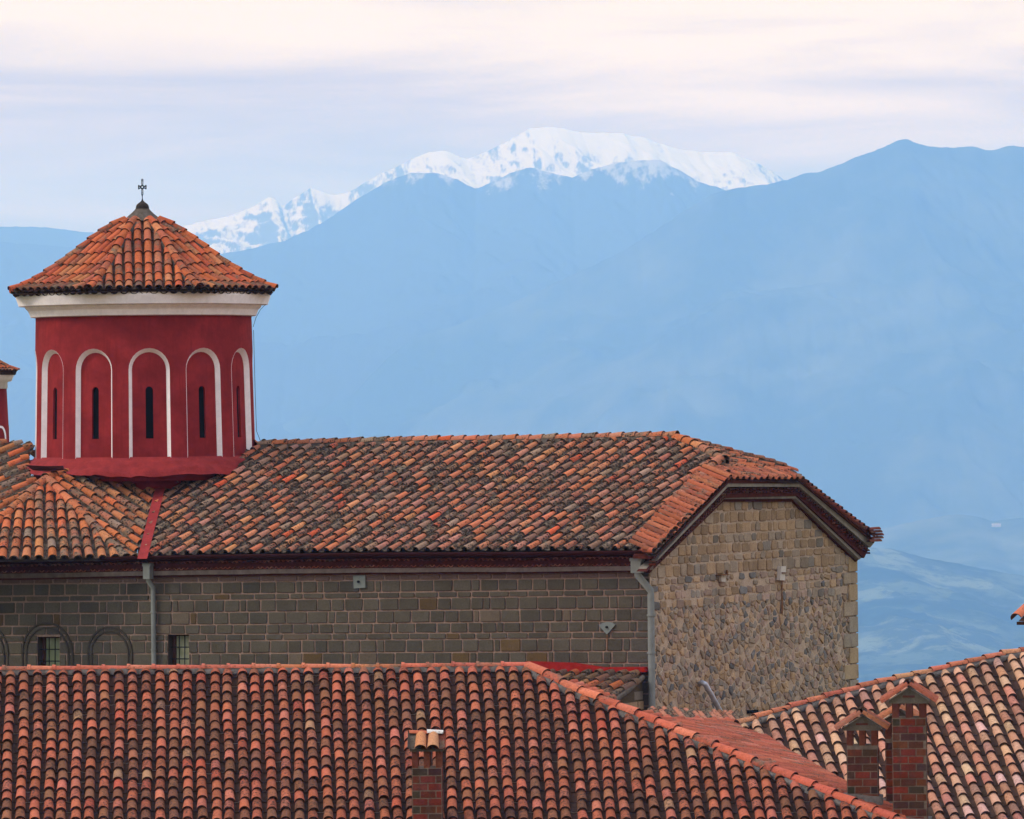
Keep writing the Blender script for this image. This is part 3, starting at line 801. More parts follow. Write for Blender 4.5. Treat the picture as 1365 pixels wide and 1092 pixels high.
# dome roof: octagonal bell of tiles
def dome_roof(cx, cy, zt, s, name, k=1.0, ycorn=391):
    prof = [(0, 286), (14, 291), (28, 297), (46, 306), (78, 327), (112, 352), (146, 373), (176, 387), (186, 390)]
    def zr(r):       # r is the vertex radius in px
        for a, b in zip(prof, prof[1:]):
            if r <= b[0]: return zt+(ycorn-lerp(a[1], b[1], (r-a[0])/(b[0]-a[0])))*s*k
        return zt+(ycorn-prof[-1][1])*s*k
    m_ = MB(); hp = MB(); ca = math.cos(PI/8)
    NF = 8; a0 = math.radians(4.5)
    for f in range(NF):
        th = a0+f*PI/4; rd = Vector((math.sin(th), -math.cos(th), 0)); sd = Vector((math.cos(th), math.sin(th), 0)); ap = Vector((cx, cy, 0))
        Rv = 186.0; Ra = Rv*ca
        pt = lambda sx, ra: ap+rd*(ra*s*k)+sd*(sx*s*k)+Z*zr(ra/ca*(1+.0*abs(sx)))
        # under-sheet
        rs = [12, 30, 50, 78, 112, 146, 176, 186]
        for a, b in zip(rs, rs[1:]):
            wa, wb = a*ca*math.tan(PI/8), b*ca*math.tan(PI/8)
            m_.quadmesh([pt(-wa, a*ca)-Z*.05, pt(wa, a*ca)-Z*.05, pt(wb, b*ca)-Z*.05, pt(-wb, b*ca)-Z*.05], [[0, 1, 2, 3]], (.10, .06, .045, .6))
        wmax = Ra*math.tan(PI/8); ncol = 11; sp = 2*wmax/ncol
        for c in range(ncol*2+1):
            cover = c % 2 == 0; sx = -wmax+sp*(c/2)
            rmin = max(abs(sx)/math.tan(PI/8), 20); ra = Ra+U(-1, 2)+(2 if cover else 0)
            first = True
            while ra > rmin+2:
                st = U(19, 22); rb_ = max(ra-st-4, rmin-2)
                if ra-rb_ < 5: break
                lo, up = pt(sx+U(-.5, .5), ra), pt(sx+U(-.5, .5), rb_)
                d = (up-lo).normalized(); nn = sd.cross(d); nn = nn if nn.z > 0 else -nn
                col = pick(PAL_DOME)
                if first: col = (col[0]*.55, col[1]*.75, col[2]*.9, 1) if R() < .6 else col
                if cover:
                    if R() < .006: col = (.5, .42, .36, 0)
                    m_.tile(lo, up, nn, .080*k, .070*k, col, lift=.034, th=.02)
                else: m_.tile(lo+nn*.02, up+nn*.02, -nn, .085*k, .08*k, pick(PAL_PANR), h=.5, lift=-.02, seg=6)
                ra -= st; first = False
        # second dark course under the eave
        for c in range(ncol+1):
            sx = -wmax+sp*c+sp*.5
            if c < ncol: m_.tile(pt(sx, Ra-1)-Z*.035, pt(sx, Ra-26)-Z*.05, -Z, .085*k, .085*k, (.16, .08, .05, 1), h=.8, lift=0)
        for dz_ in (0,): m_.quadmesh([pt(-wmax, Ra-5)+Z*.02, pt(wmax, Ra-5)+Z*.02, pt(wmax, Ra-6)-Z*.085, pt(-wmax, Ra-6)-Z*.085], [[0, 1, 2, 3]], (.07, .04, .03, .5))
        # hip tiles
        m_.quadmesh([pt(-wmax, Ra-4)-Z*.05, pt(wmax, Ra-4)-Z*.05, pt(wmax*.6, Ra*.6)-Z*(zr(186)*0+.05)+Z*0, pt(-wmax*.6, Ra*.6)-Z*.05], [[0, 1, 2, 3]], (.05, .035, .03, .5)) if False else None
        thv = th+PI/8; vd = Vector((math.sin(thv), -math.cos(thv), 0)); hp_pts = [ap+vd*(r_*s*k)+Z*(zr(r_)+.045) for r_ in (24, 46, 78, 112, 146, 176, 187)]
        caps(hp, hp_pts, (vd*.5+Z).normalized(), .095*k, .30, PAL_DOME, hmort)
    o = m_.build(name, M['hottile'], church)
    hp.build('hip_tiles', M['hottile'], o)
    return o
hmort = MB()
zt = z1+(420-391)*s
dc = P(190.5, 391, DD)
dmo = dome_roof(dc.x, cy, dc.z, s, 'dome_roof')
hmort.build('hip_mortar', M['lead'], dmo)
# finial
fp = P(190, 291, DD)
m_ = MB(); q = lambda y: (291-y)*s
m_.lathe((fp.x, cy, fp.z), [(27*s, -4*s), (20*s, q(289)), (14.5*s, q(284.5)), (10.5*s, q(280.5)), (8.6*s, q(278))], 28, jit=.06)
fo = m_.build('finial', M['lead'], church)
m_ = MB(); m_.lathe((fp.x, cy, fp.z), [(8.8*s, q(280)), (9.0*s, q(277.5)), (8.4*s, q(274.5)), (6.8*s, q(272)), (4*s, q(270)), (1.6*s, q(268)), (.7*s, q(265.5)), (.5*s, q(262)), (.01, q(261.9))], 28, jit=.01)
m_.build('finial_cap', M['darklead'], fo)
# cross, openwork iron with rounded ends
m_ = MB(); X = lambda x, y: P(x, y, DD)
def ring(x, y, r_, t=.8, n=12):
    m_.tube([X(x+r_*math.cos(2*PI*k/n), y+r_*math.sin(2*PI*k/n)) for k in range(n+1)], t*s, 6, cap=False)
m_.tube([X(189.9, 268), X(189.6, 261)], .5*s, 6)
m_.tube([X(189.6, 262.5), X(189.6, 259.5)], [.4*s, 1.2*s], 8); ring(189.7, 258.3, 1.1, .5)
for d_ in (-.9, .9): m_.tube([X(189.7+d_, 257.5), X(189.7+d_*.7, 251.5)], .5*s, 6); m_.tube([X(189.7+d_*.7, 247.5), X(189.7+d_, 241.5)], .5*s, 6)
ring(189.7, 240.2, 1.1, .6); ring(189.7, 249.5, 2.1, .95)
for d_ in (-1, 1):
    m_.tube([X(189.7+d_*2, 248.7), X(189.7+d_*4.4, 248.3)], .75*s, 6); m_.tube([X(189.7+d_*2, 250.6), X(189.7+d_*4.4, 251)], .75*s, 6)
    m_.tube([X(189.7+d_*4.6, 246.8), X(189.7+d_*5.0, 249.6), X(189.7+d_*4.6, 252.4)], [1.1*s, .7*s, 1.1*s], 6)
m_.build('cross', M['iron'], church)
# cable at the right of the drum
m_ = MB(); m_.tube([P(355, 405, DD-.2), P(347, 413, DD-.2), P(341, 424, DD-.2), P(337.5, 436, DD-.2)], .35*s, 5)
m_.tube([P(338, 440, DD), P(340, 520, DD), P(342, 575, DD), P(348, 590, DD)], .35*s, 5); m_.build('cable', M['iron'], church)

# --- second drum at the left edge
D2 = 118.0
c2 = drum(-56, D2, 600, 520, 69.5, 64, 'dome_drum', False) if False else None
s2 = D2/F; b2 = P(-56, 600, D2)
body = MB(); body.lathe((b2.x, b2.y, b2.z), [(69.5*s2, -8*s2), (69*s2, 0), (65.5*s2, 81*s2)], 48)
d2o = body.build('dome_drum', M['red'], church, label='smaller red drum mostly cut off at the left edge')
for q in range(10):
    am = MB(); tc = q*PI/5+math.radians(62-36*1); hw = .235
    for side in (0,):
        pts = []
        for i in range(7): pts.append((-hw, lerp(-6*s2, 18*s2, i/6)))
        for i in range(1, 13): t = PI*i/12; pts.append((-hw*math.cos(t), 18*s2+hw*1.0*math.sin(t)))
        for i in range(1, 7): pts.append((hw, lerp(18*s2, -6*s2, i/6)))
        w_ = .075
        def T2(p, r_): th = tc+p[0]/(67*s2); return Vector((b2.x+r_*math.sin(th), b2.y-r_*math.cos(th), b2.z+p[1]))
        for a, b in zip(pts, pts[1:]):
            ai, bi = [(p[0]*(1-w_/hw), p[1]-(.05 if p[1] > 18*s2 else 0)) for p in (a, b)]
            ra = lambda p: (69-3.5*max(0, p[1])/(81*s2))*s2+.012
            am.quadmesh([T2(a, ra(a)), T2(b, ra(b)), T2(bi, ra(bi)), T2(ai, ra(ai))], [[0, 1, 2, 3]])
    am.build('niche_arch', M['white'], d2o)
m_ = MB(); m_.lathe((b2.x, b2.y, b2.z), [(64*s2, 81*s2), (66.5*s2, 81*s2), (67*s2, 90*s2), (72*s2, 91*s2), (76*s2, 100*s2), (76*s2, 103*s2), (40*s2, 104*s2)], 48); m_.build('drum_cornice', M['white'], d2o)
hm2 = hmort; hmort = MB()
d2 = dome_roof(b2.x, b2.y, b2.z+103*s2, s2, 'dome_roof', k=.455)
hmort.build('hip_mortar', M['lead'], d2)

# --- lean-to in the corner
LT = Plane(WALL.at(712, 893), WALL.at(852, 893), WALL.at(770, 893)+nw*2.2-Z*.82)
lt = MB()
tile_patch(lt, LT, [(700, 892), (852, 897), (856, 905), (800, 946), (700, 975), (600, 975)], line_pts((640, 930), (980, 930), 16.5), lambda x, y: -1.55, .33, .092, [((.20, .10, .06), 4), ((.14, .085, .06), 3), ((.34, .15, .06), 1.2), ((.42, .12, .05), .8)])
lo_ = lt.build('annex_roof', M['oldtile'], church)
m_ = MB()
m_.prism([WALL.at(x, y, .22) for x, y in ((700, 882), (760, 884), (800, 890), (858, 889.5), (860, 896), (760, 896), (720, 892), (700, 892))], -nw*.2)
m_.prism([WALL.at(x, y, .14) for x, y in ((714, 890), (850, 894), (852, 906), (770, 903), (720, 900))], -nw*.12)
m_.build('annex_flashing', M['brightred'], lo_)
m_ = MB(); m_.tube([LT.at(857, 903, .0), LT.at(838, 921, .0), LT.at(800, 948, .0)], .05, 7); m_.build('annex_verge', M['lead'], lo_)
aw = MB(); e0 = WALL.at(857, 903); e1 = LT.at(800, 948)
pl = Plane(Vector((e0.x, e0.y, 0)), Vector((e1.x, e1.y, 0)), Vector((e0.x, e0.y, 5)), up=uw)
aw.poly([e0-Z*.08, e1-Z*.08, Vector((e1.x, e1.y, 0)), Vector((e0.x, e0.y, 0))], (.13, .10, .06, .5))
dwall = (e1-e0); dwall.z = 0; Lw = dwall.length; dwall.normalize(); zz = e1.z-1.6
while zz < e0.z:
    t = 0
    while t < Lw:
        w = U(.2, .45); topz = lerp(e0.z, e1.z, t/Lw)-.15
        if zz+.18 < topz: aw.block([Vector((e0.x, e0.y, 0))+dwall*(t+.01)+Z*(zz+.01), Vector((e0.x, e0.y, 0))+dwall*min(t+w-.02, Lw)+Z*(zz+.01), Vector((e0.x, e0.y, 0))+dwall*min(t+w-.02, Lw)+Z*(zz+.17), Vector((e0.x, e0.y, 0))+dwall*(t+.01)+Z*(zz+.17)], pl.n, U(.01, .03), .01, rubcol(.4))
        t += w
    zz += .19
aw.build('annex_wall', M['rubble'], church)

# ================================================================= FOREGROUND HOUSE
th = math.radians(25)
FA, FB = P(0, 897, 92.0), P(700, 889, 92.0)
xv = 430
up_dir = Vector(((xv-682.5)/F, 1, math.tan(th))).normalized()
FRONT = Plane(FA, FB, FB-up_dir)
fc = P(500, 1000, 88); house = thing('tiled_house', 'wide house in front whose clean red barrel tile roof fills the lower left', 'house', (fc.x, fc.y, 0))
fr = MB()
def lean_f(x, y):
    if x < 700: return lerp(-.03, .075, x/700)
    return .075+(x-700)*.00042
seeds = []; x = -40.0
while x < 1330: seeds.append((x, 893)); x += 18.1
hip_y = lambda x: 891+(x-705)*.4195 if x > 705 else 891
tile_patch(fr, FRONT, [(-60, 898), (700, 890), (1330, 1152), (-60, 1152)], seeds, lean_f, .345, .088, PAL_FRONT, over=.07, deck=(.05, .035, .03, .5), panr=.10, glint=.22)
fo_ = fr.build('front_slope', M['fronttile'], house)
# rear slope and end slope
H0 = FRONT.at(705, 891); H1 = FRONT.at(1080, 1047); HX = FRONT.at(1330, 1152)
END = Plane(H0, H1, P(985, 966, 96.5))
en = MB()
tile_patch(en, END, [(709, 891), (800, 930), (880, 961), (985, 964), (1040, 1003), (1135, 1056), (1240, 1108), (1330, 1150)], line_pts((709, 891), (1330, 1150), 6.4)[:0]+[tuple((lambda t: (lerp(709, 1330, t), lerp(880, 1140, t)))(i/74)) for i in range(75)], lambda x, y: (3.4, 1.0), .6, .085, [((.40, .105, .06), 5), ((.36, .09, .05), 3), ((.42, .14, .09), 1)], pan=[((.33, .085, .05), 1)], jit=.3)
en.build('end_slope', M['hottile'], house)
m_ = MB(); m_.poly([FA, H0, H0+Vector((2.5, 6, -2.6)), FA+Vector((0, 6, -2.6))], (.4, .12, .08, .5)); m_.build('rear_slope', M['fronttile'], house)
cp = MB(); fm = MB()
ys = lambda x: lerp(893.5, 888, x/700)
caps(cp, [FRONT.at(x, ys(x)+U(-.4, .4), .06) for x in range(-60, 705, 95)]+[FRONT.at(704, 887.5, .06)], Z, .075, .435, [((.50, .13, .08), 4), ((.54, .17, .10), 2), ((.50, .17, .08), .6)], fm, lift=.0, collar=True, over=.03, rev=True)
cp.build('ridge_tiles', M['hottile'], fo_)
cp = MB()
hipv = (FRONT.n+END.n).normalized()
caps(cp, [FRONT.at(703, 888, .06), FRONT.at(760, 917, .06), FRONT.at(880, 966, .05), FRONT.at(1080, 1048, .05), FRONT.at(1330, 1150, .05)], hipv, .112, .44, [((.50, .12, .07), 4), ((.54, .16, .09), 2)], fm, over=.05)
cp.build('hip_tiles', M['hottile'], fo_)
# grey mortar along the front of ridge and hip
for k in range(70):
    x = -50+k*11; p = FRONT.at(x, ys(x)+4.5, .02); fm.tube([p, FRONT.at(x+11, ys(x+11)+4.5, .02)], U(.035, .06), 6)
for k in range(90):
    x = 705+k*7; y = 891+(x-705)*.4185+7; fm.tube([FRONT.at(x, y+U(-1, 1), .01), FRONT.at(x+8, y+3.3, .01)], U(.05, .085), 6)
M['mort2'] = m_plain('grey_cement', (.19, .165, .15), .6, 12, .95, bump=.03)
fm.build('ridge_mortar', M['mort2'], fo_)
# walls of the house (mostly below the picture)
m_ = MB(); wl, wr = FRONT.at(-60, 1152), FRONT.at(1330, 1152)
m_.poly([Vector((wl.x, wl.y+.3, 0)), Vector((wr.x-.6, wr.y+.3, 0)), wr+Vector((-.6, .3, -.1)), wl+Vector((0, .3, -.1))])
m_.poly([Vector((wr.x-.6, wr.y+.3, 0)), Vector((wr.x-.6, wr.y+9, 0)), wr+Vector((-.6, 9, -.1)), wr+Vector((-.6, .3, -.1))])
m_.build('house_wall', M['plainwall'], house)

# chimneys
def bricks(mb, o, u, n, w, z0_, z1_, bh=.125, bw=.26, proud=.006):
    z = z0_; k = 0
    while z+bh*.7 < z1_:
        x = -bw*.5 if k % 2 else 0
        while x < w-.02:
            a, b = max(x, 0)+.009, min(x+bw, w)-.009
            if b-a > .04:
                c = random.choice([(.18, .04, .022), (.21, .042, .024), (.12, .042, .025), (.07, .04, .03), (.16, .05, .028), (.09, .048, .034)]); c = tuple(v*U(.8, 1.2) for v in c)+(R(),)
                zt_ = min(z+bh-.014, z1_)
                mb.block([o+u*a+Z*(z+.004), o+u*b+Z*(z+.004), o+u*b+Z*zt_, o+u*a+Z*zt_], n, proud*U(.6, 1.6), .003, c)
            x += bw
        z += bh; k += 1
def chimney(x0, x1, ytop, ypil, ybase, D, depth, kind, parent, lab, rot=0.0):
    a, b = P(x0, ytop, D), P(x1, ytop, D); w = (b-a).length; s_ = D/F
    u = Vector((math.cos(rot), -math.sin(rot), 0)); v = Vector((math.sin(rot), math.cos(rot), 0))
    zt_, zp, zb = a.z, a.z-(ypil-ytop)*s_, a.z-(ybase-ytop)*s_
    o = Vector((a.x, a.y, 0))
    root = bpy.data.objects.new('chimney', None); C.objects.link(root); root.parent = parent
    root.location = Vector((a.x, a.y, zb))-wpos(parent); root['label'] = lab
    m_ = MB(); mc = (.22, .165, .125, .5)
    m_.box(o+Z*zb, u*w, v*depth, Z*(zp-zb), mc)
    for (oo, uu, nn, ww) in ((o, u, -v, w), (o+u*w, v, u, depth), (o+v*depth, -v, -u, depth)):
        bricks(m_, oo, uu, nn, ww, zb, zp)
    m_.build('brick_shaft', M['brick'], root)
    pw = w*.2; ops = (w-3*pw)/2
    for r_ in range(2):
        for c_ in range(3):
            m_ = MB(); m_.box(o+u*(c_*(pw+ops))+v*(r_*(depth-.11))+Z*zp, u*pw, v*.11, Z*(zt_-zp), random.choice([(.20, .06, .03, .5), (.17, .05, .03, .6)]))
            m_.build('flue_pillar', M['brick'], root)
    cpx = MB()
    if kind == 'gable':
        gh = w*.46; e = .05; cm = w/2
        m_ = MB()
        m_.prism([o+Z*zt_-u*e, o+u*(w+e)+Z*zt_, o+u*(w+e)+Z*(zt_+.05), o+u*cm+Z*(zt_+gh), o-u*e+Z*(zt_+.05)], v*depth, (.22, .18, .14, .5))
        m_.block([o+u*(cm-.1)+Z*(zt_+gh*.38), o+u*(cm+.1)+Z*(zt_+gh*.38), o+u*(cm+.1)+Z*(zt_+gh*.52), o+u*(cm-.1)+Z*(zt_+gh*.52)], -v, .01, .003, (.20, .06, .04, .5))
        m_.build('pediment', M['rubble'], root)
        for sg in (-1, 1):
            for k in range(3):
                vv = v*(-.09+k*(depth+.14)/2)
                lo = o+u*(cm+sg*(w*.5+.15))+Z*(zt_-.00)+vv; hi = o+u*cm+Z*(zt_+gh+.06)+vv
                nn = Vector((sg*.6, 0, 1))
                cpx.tile(lo, hi, nn, .105, .09, random.choice([(.36, .13, .06, .4), (.32, .09, .05, .4), (.30, .11, .07, .7)]), seg=8, h=.75)
        cpx.tile(o+u*cm+Z*(zt_+gh+.05)-v*.12, o+u*cm+Z*(zt_+gh+.05)+v*(depth*.5), Z, .09, .085, (.36, .18, .1, .8))
        cpx.tile(o+u*cm+Z*(zt_+gh+.05)+v*(depth*.4), o+u*cm+Z*(zt_+gh+.05)+v*(depth+.1), Z, .09, .085, (.46, .16, .09, .3))
    else:
        m_ = MB()
        m_.prism([o+Z*zt_-u*.03-v*.04, o+u*(w+.03)+Z*zt_-v*.04, o+u*(w+.03)+Z*zt_+v*(depth+.04), o-u*.03+Z*zt_+v*(depth+.04)], Z*.04, (.12, .09, .07, .5))
        m_.prism([o+Z*(zt_+.04), o+v*depth*.5+Z*(zt_+.26), o+v*depth+Z*(zt_+.04)], u*w, (.15, .12, .1, .5))
        m_.build('pediment', M['rubble'], root)
        mid = o+v*depth*.5+Z*(zt_+.28)
        for k in range(2):
            q = w*(.30+.42*k)
            lo = o+u*q-v*.12+Z*(zt_+.03); cpx.tile(lo, mid+u*q-Z*.02, Vector((0, -.5, 1)), .098, .085, [(.48, .2, .09, .1), (.46, .22, .11, .1)][k])
            cpx.tile(lo+v*(depth+.24), mid+u*q-Z*.02, Vector((0, .5, 1)), .095, .085, (.42, .14, .08, .4))
        for q, c_ in ((.02, (.3, .24, .18, .7)), (w*.51, (.45, .13, .07, .3)), (w*.97, (.50, .12, .07, .1))):
            lo = o+u*q-v*.10+Z*(zt_+.075); cpx.tile(lo, mid+u*q+Z*.05, Vector((0, .5, -1)), .09, .09, c_, h=.55, lift=0)
        cpx.tile(mid-u*.05, mid+u*w*.55, Z, .055, .05, (.46, .13, .07, .2), lift=.01)
        cpx.tile(mid+u*w*.50, mid+u*(w*1.05), Z, .062, .06, (.62, .58, .54, .1), lift=.015)
    cpx.build('tile_hood', M['hottile'], root)
    m_ = MB(); m_.prism([o-u*.07-v*.07+Z*(zb-.2), o+u*(w+.07)-v*.07+Z*(zb-.5), o+u*(w+.07)-v*.03+Z*(zb+.07), o-u*.07-v*.03+Z*(zb+.13)], v*(depth+.1)); m_.build('cement_collar', M['mort2'], root)
    return root
Dc = FRONT.at(568, 1120).y
chimney(549, 588.5, 1002, 1024, 1135, Dc, .52, 'flat', house, 'brick chimney with two openings, standing alone in the middle of the front roof', .02)
DA = FRONT.at(1140, 1072).y+.35
chimney(1128.5, 1169.5, 974, 994, 1068, DA, .5, 'gable', house, 'shorter brick chimney, left one of the cluster by the hip', .10)
DB = FRONT.at(1205, 1100).y+.45
chimney(1189, 1234, 938, 957, 1098, DB, .55, 'gable', house, 'tallest brick chimney, right one of the cluster by the hip', .10)
chimney(1180, 1219, 965, 985, 1078, DB+1.6, .5, 'gable', house, 'brick chimney half hidden behind the tallest one', .10)

# row of small tile ends in the gap at the foot of the gable
m_ = MB(); gapw = P(900, 962, 98)
for q in line_pts((876, 957), (988, 963), 7.3):
    for k in range(2):
        p = P(q[0]+k*3.5, q[1]+U(-.6, .6)-k*3+2, 97.2+k*.3)
        m_.tile(p, p+Vector((-.12, .5, .14)), Z, .06, .055, random.choice([(.26, .10, .06, .7), (.18, .11, .08, .9), (.4, .16, .1, .4)]), seg=7, lift=0)
bt = P(870, 972, 97.6)
m_.prism([P(868, 972, 97.4), P(1000, 975, 97.4), P(1000, 962, 97.9), P(868, 957, 97.9)], (0, .6, -.05), (.16, .12, .09, .5))
m_.build('gap_tiles', M['oldtile'], house)

# ================================================================= RIGHT HOUSE
bq = math.radians(13.5); tq = math.radians(28)
nr = Vector((math.sin(bq)*math.sin(tq), -math.cos(bq)*math.sin(tq), math.cos(tq)))
RL = P(985, 966, 95.0)
class PN(Plane):
    def __init__(s, o, n): s.o = Vector(o); s.n = Vector(n).normalized()
RP = PN(RL, nr)
rc = RP.at(1300, 1050); rh = thing('neighbour_house', 'house at lower right under pale orange barrel tiles with rising hip', 'house', (rc.x, rc.y, 0))
rr_ = MB()
ridge_px = [(985, 965), (1040, 948), (1105, 929), (1170, 911), (1240, 896), (1300, 882), (1345, 871), (1440, 860)]
seeds = line_pts((880, 985), (1560, 826), 18.4)
tile_patch(rr_, RP, [(985, 967)]+[(x, y+4) for x, y in ridge_px[1:]]+[(1440, 1160), (1260, 1160), (1000, 1000)], seeds, lambda x, y: .36+(x-1115)*.0003, .345, .09, PAL_PALE, pan=PAL_PANP, over=.07, deck=(.16, .11, .08, .5))
ro2 = rr_.build('right_roof', M['paletile'], rh)
cp = MB(); rm = MB()
caps(cp, [RP.at(x, y, .05) for x, y in ridge_px], Z, .085, .40, [((.52, .17, .09), 4), ((.55, .26, .13), 3), ((.48, .13, .08), 3)], rm, rev=True, over=.05, collar=False)
cp.build('ridge_tiles', M['paletile'], ro2)
for k in range(50):
    t = k/49*455; x = 985+t; 
    for a, b in zip(ridge_px, ridge_px[1:]):
        if a[0] <= x <= b[0]: y = lerp(a[1], b[1], (x-a[0])/(b[0]-a[0]))
    rm.tube([RP.at(x, y+5, .02), RP.at(x+10, y+3, .02)], U(.05, .075), 6)
rm.build('ridge_mortar', M['mort2'], ro2)
m_ = MB(); bb = Vector((-1.0, 5, -2.6)); q0, q1 = RP.at(985, 965), RP.at(1440, 860)
m_.poly([q0, q1, q1+bb, q0+bb], (.4, .2, .12, .5)); m_.build('rear_slope', M['paletile'], rh)
m_ = MB(); e0, e1 = RP.at(1000, 1155), RP.at(1440, 1160)
m_.poly([Vector((e0.x, e0.y+.3, 0)), Vector((e1.x, e1.y+.3, 0)), e1+Vector((0, .3, -.1)), e0+Vector((0, .3, -.1))]); m_.build('house_wall', M['plainwall'], rh)

# corner of another eave at the right edge of the picture
kc = P(1420, 900, 84); kh = thing('edge_house', 'roof corner with one orange eave tile poking in at the right edge', 'house', (kc.x+2, kc.y, 0))
m_ = MB(); KD = 84.0
p = P(1353, 825, KD); q = P(1390, 792, KD+.9)
kp = PN(P(1360, 824, KD), Vector((-.45, -.35, 1)))
for k in range(5):
    o_ = Vector((.24*k, .06*k, .0)); m_.tile(p+o_+Vector((0.02, 0, 0)), p+o_+Vector((.75, .9, .55)), Vector((-.5, -.2, 1)), .11, .095, random.choice([(.5, .15, .08, .2), (.44, .17, .10, .6)]), lift=.0)
m_.poly([p+Vector((.06, .05, -.04)), p+Vector((2.2, .3, -.1)), p+Vector((2.4, 1.6, .6)), p+Vector((.7, .95, .5))], (.2, .1, .07, .5))
eo = m_.build('eave_roof', M['hottile'], kh)
m_ = MB(); m_.prism([p+Vector((.03, .05, -.05)), p+Vector((2.2, .3, -.12)), p+Vector((2.3, 1.3, -.12)), p+Vector((.6, .9, -.05))], (0, 0, -.05)); m_.build('eave_board', M['wood'], kh)
m_ = MB(); m_.prism([Vector((p.x+.75, p.y+.7, 0)), Vector((p.x+2.4, p.y+.8, 0)), Vector((p.x+2.4, p.y+2, 0)), Vector((p.x+.9, p.y+2, 0))], (0, 0, p.z-.1)); m_.build('house_wall', M['plainwall'], kh)

# ================================================================= TERRAIN
def fbm(x, y, sc, o=5): return noise.fractal(Vector((x*sc, y*sc, 0.3)), 1.0, 2.0, o)
def rid(x, y, sc, o=6): return noise.ridged_multi_fractal(Vector((x*sc, y*sc, 1.7)), 1.0, 2.0, o, 1.0, 2.0)
g = NT('ground_fields'); nn = g.noise(.012, 8, .6); g.base(g.mix(g.ramp(nn, .42, .58), (.05, .075, .03), (.16, .16, .08)))
gm_ = MB(); nx, ny = 70, 110; vs = []
for j in range(ny):
    t = j/(ny-1); y = -350+22500*t**2.2
    for i in range(nx):
        q = 2*i/(nx-1)-1; x = 8300*abs(q)**2.0*(1 if q > 0 else -1)
        d = math.hypot(x*.8, y-90); k = max(0, min(1, (d-150)/1500)); k = k*k*(3-2*k)
        zz = -400*k+fbm(x, y, .002)*18*k
        vs.append((x, y, zz))
gm_.quadmesh(vs, [[j*nx+i, j*nx+i+1, (j+1)*nx+i+1, (j+1)*nx+i] for j in range(ny-1) for i in range(nx-1)], smooth=True)
gm_.build('ground', g.m, kind='structure')

def interp(pts, x):
    if x <= pts[0][0]: return pts[0][1]
    for a, b in zip(pts, pts[1:]):
        if x <= b[0]: return lerp(a[1], b[1], (x-a[0])/(b[0]-a[0]))
    return pts[-1][1]
def mountain(name, sil, D, base, fr_, bk_, mat, nx=260, nyf=60, nyb=10, amp=60, sc=.0012, px0=-300, px1=1660, edge=1.5, pw=1.0, skew=0.0, fine=0, fsc=.006):
    m_ = MB(); vs = []; js = [-(i/nyf)**1.7 for i in range(nyf, 0, -1)]+[0]+[i/nyb for i in range(1, nyb+1)]
    for v in js:
        for i in range(nx):
            px_ = lerp(px0, px1, i/(nx-1)); py_ = interp(sil, px_)+edge*(noise.fractal(Vector((px_*.06, D*.01, 0)), .9, 2, 5))
            p = P(px_, py_, D); a = abs(v)
            y = D+(v*fr_ if v < 0 else v*bk_)
            x = p.x+skew*a*fr_
            k = (1-a)**pw
            env = min(1, a*5)*min(1, (1-a)*3+.2)
            zz = base+(p.z-base)*k+env*amp*(min(rid(x+skew*y, y*.55, sc), 1.9)-1.9)*.8
            if fine: zz += min(1, a*14)*fine*(min(rid(x+.45*y, y*.35, fsc, 5), 1.9)-1.9)
            vs.append((x, y, min(zz, p.z+99999)))
    n = len(js)
    m_.quadmesh(vs, [[j*nx+i, j*nx+i+1, (j+1)*nx+i+1, (j+1)*nx+i] for j in range(n-1) for i in range(nx-1)], smooth=True)
    return m_.build(name, mat, kind='structure')
# materials of the far land
def m_land(name, dark, pale, sc, a=.45, b=.6, stretch=(1, 1, 1)):
    g = NT(name); n1 = g.noise(sc, 9, .62, stretch=stretch); n2 = g.noise(sc*5, 6, .6, stretch=stretch)
    f = g.math('ADD', g.math('MULTIPLY', n1, .65), g.math('MULTIPLY', n2, .35))
    g.base(g.mix(g.ramp(f, a, b), dark, pale)); g.b.inputs['Specular IOR Level'].default_value = 0
    return g.m
forest = m_land('forest_slope', (.03, .045, .03), (.07, .085, .06), .0016)
g = NT('meadow_slope'); g.b.inputs['Specular IOR Level'].default_value = 0
vo = g.new('ShaderNodeTexVoronoi'); vo.inputs['Scale'].default_value = .009; nz_ = g.new('ShaderNodeTexNoise'); nz_.inputs['Scale'].default_value = .006; g.link(g.co, nz_.inputs['Vector'])
mxv = g.new('ShaderNodeVectorMath', operation='MULTIPLY_ADD'); g.link(nz_.outputs['Color'], mxv.inputs[0]); mxv.inputs[1].default_value = (160, 160, 60); g.link(g.co, mxv.inputs[2]); g.link(mxv.outputs[0], vo.inputs['Vector'])
sc_ = g.new('ShaderNodeSeparateColor'); g.link(vo.outputs['Color'], sc_.inputs[0])
cl = g.ramp(sc_.outputs[0], .2, .95, (.022, .045, .028, 1), (.105, .13, .08, 1))
wd = g.ramp(g.noise(.011, 9, .7), .46, .54); bush = g.ramp(g.noise(.05, 5, .7), .55, .62)
g.base(g.mix(g.math('MULTIPLY', bush, .8), g.mix(g.math('MULTIPLY', wd, .85), cl, (.018, .035, .024)), (.014, .03, .02))); fields = g.m
g = NT('snow_rock'); geo = g.new('ShaderNodeNewGeometry'); sx = g.new('ShaderNodeSeparateXYZ'); g.link(geo.outputs['Normal'], sx.inputs[0])
n1 = g.noise(.018, 9, .7, stretch=(1, .22, .5)); n2 = g.noise(.085, 6, .65, stretch=(1, .2, .5)); sp_ = g.new('ShaderNodeSeparateXYZ'); g.link(geo.outputs['Position'], sp_.inputs[0])
alt = g.math('MULTIPLY', g.math('SUBTRACT', sp_.outputs['Z'], 600), .00028)
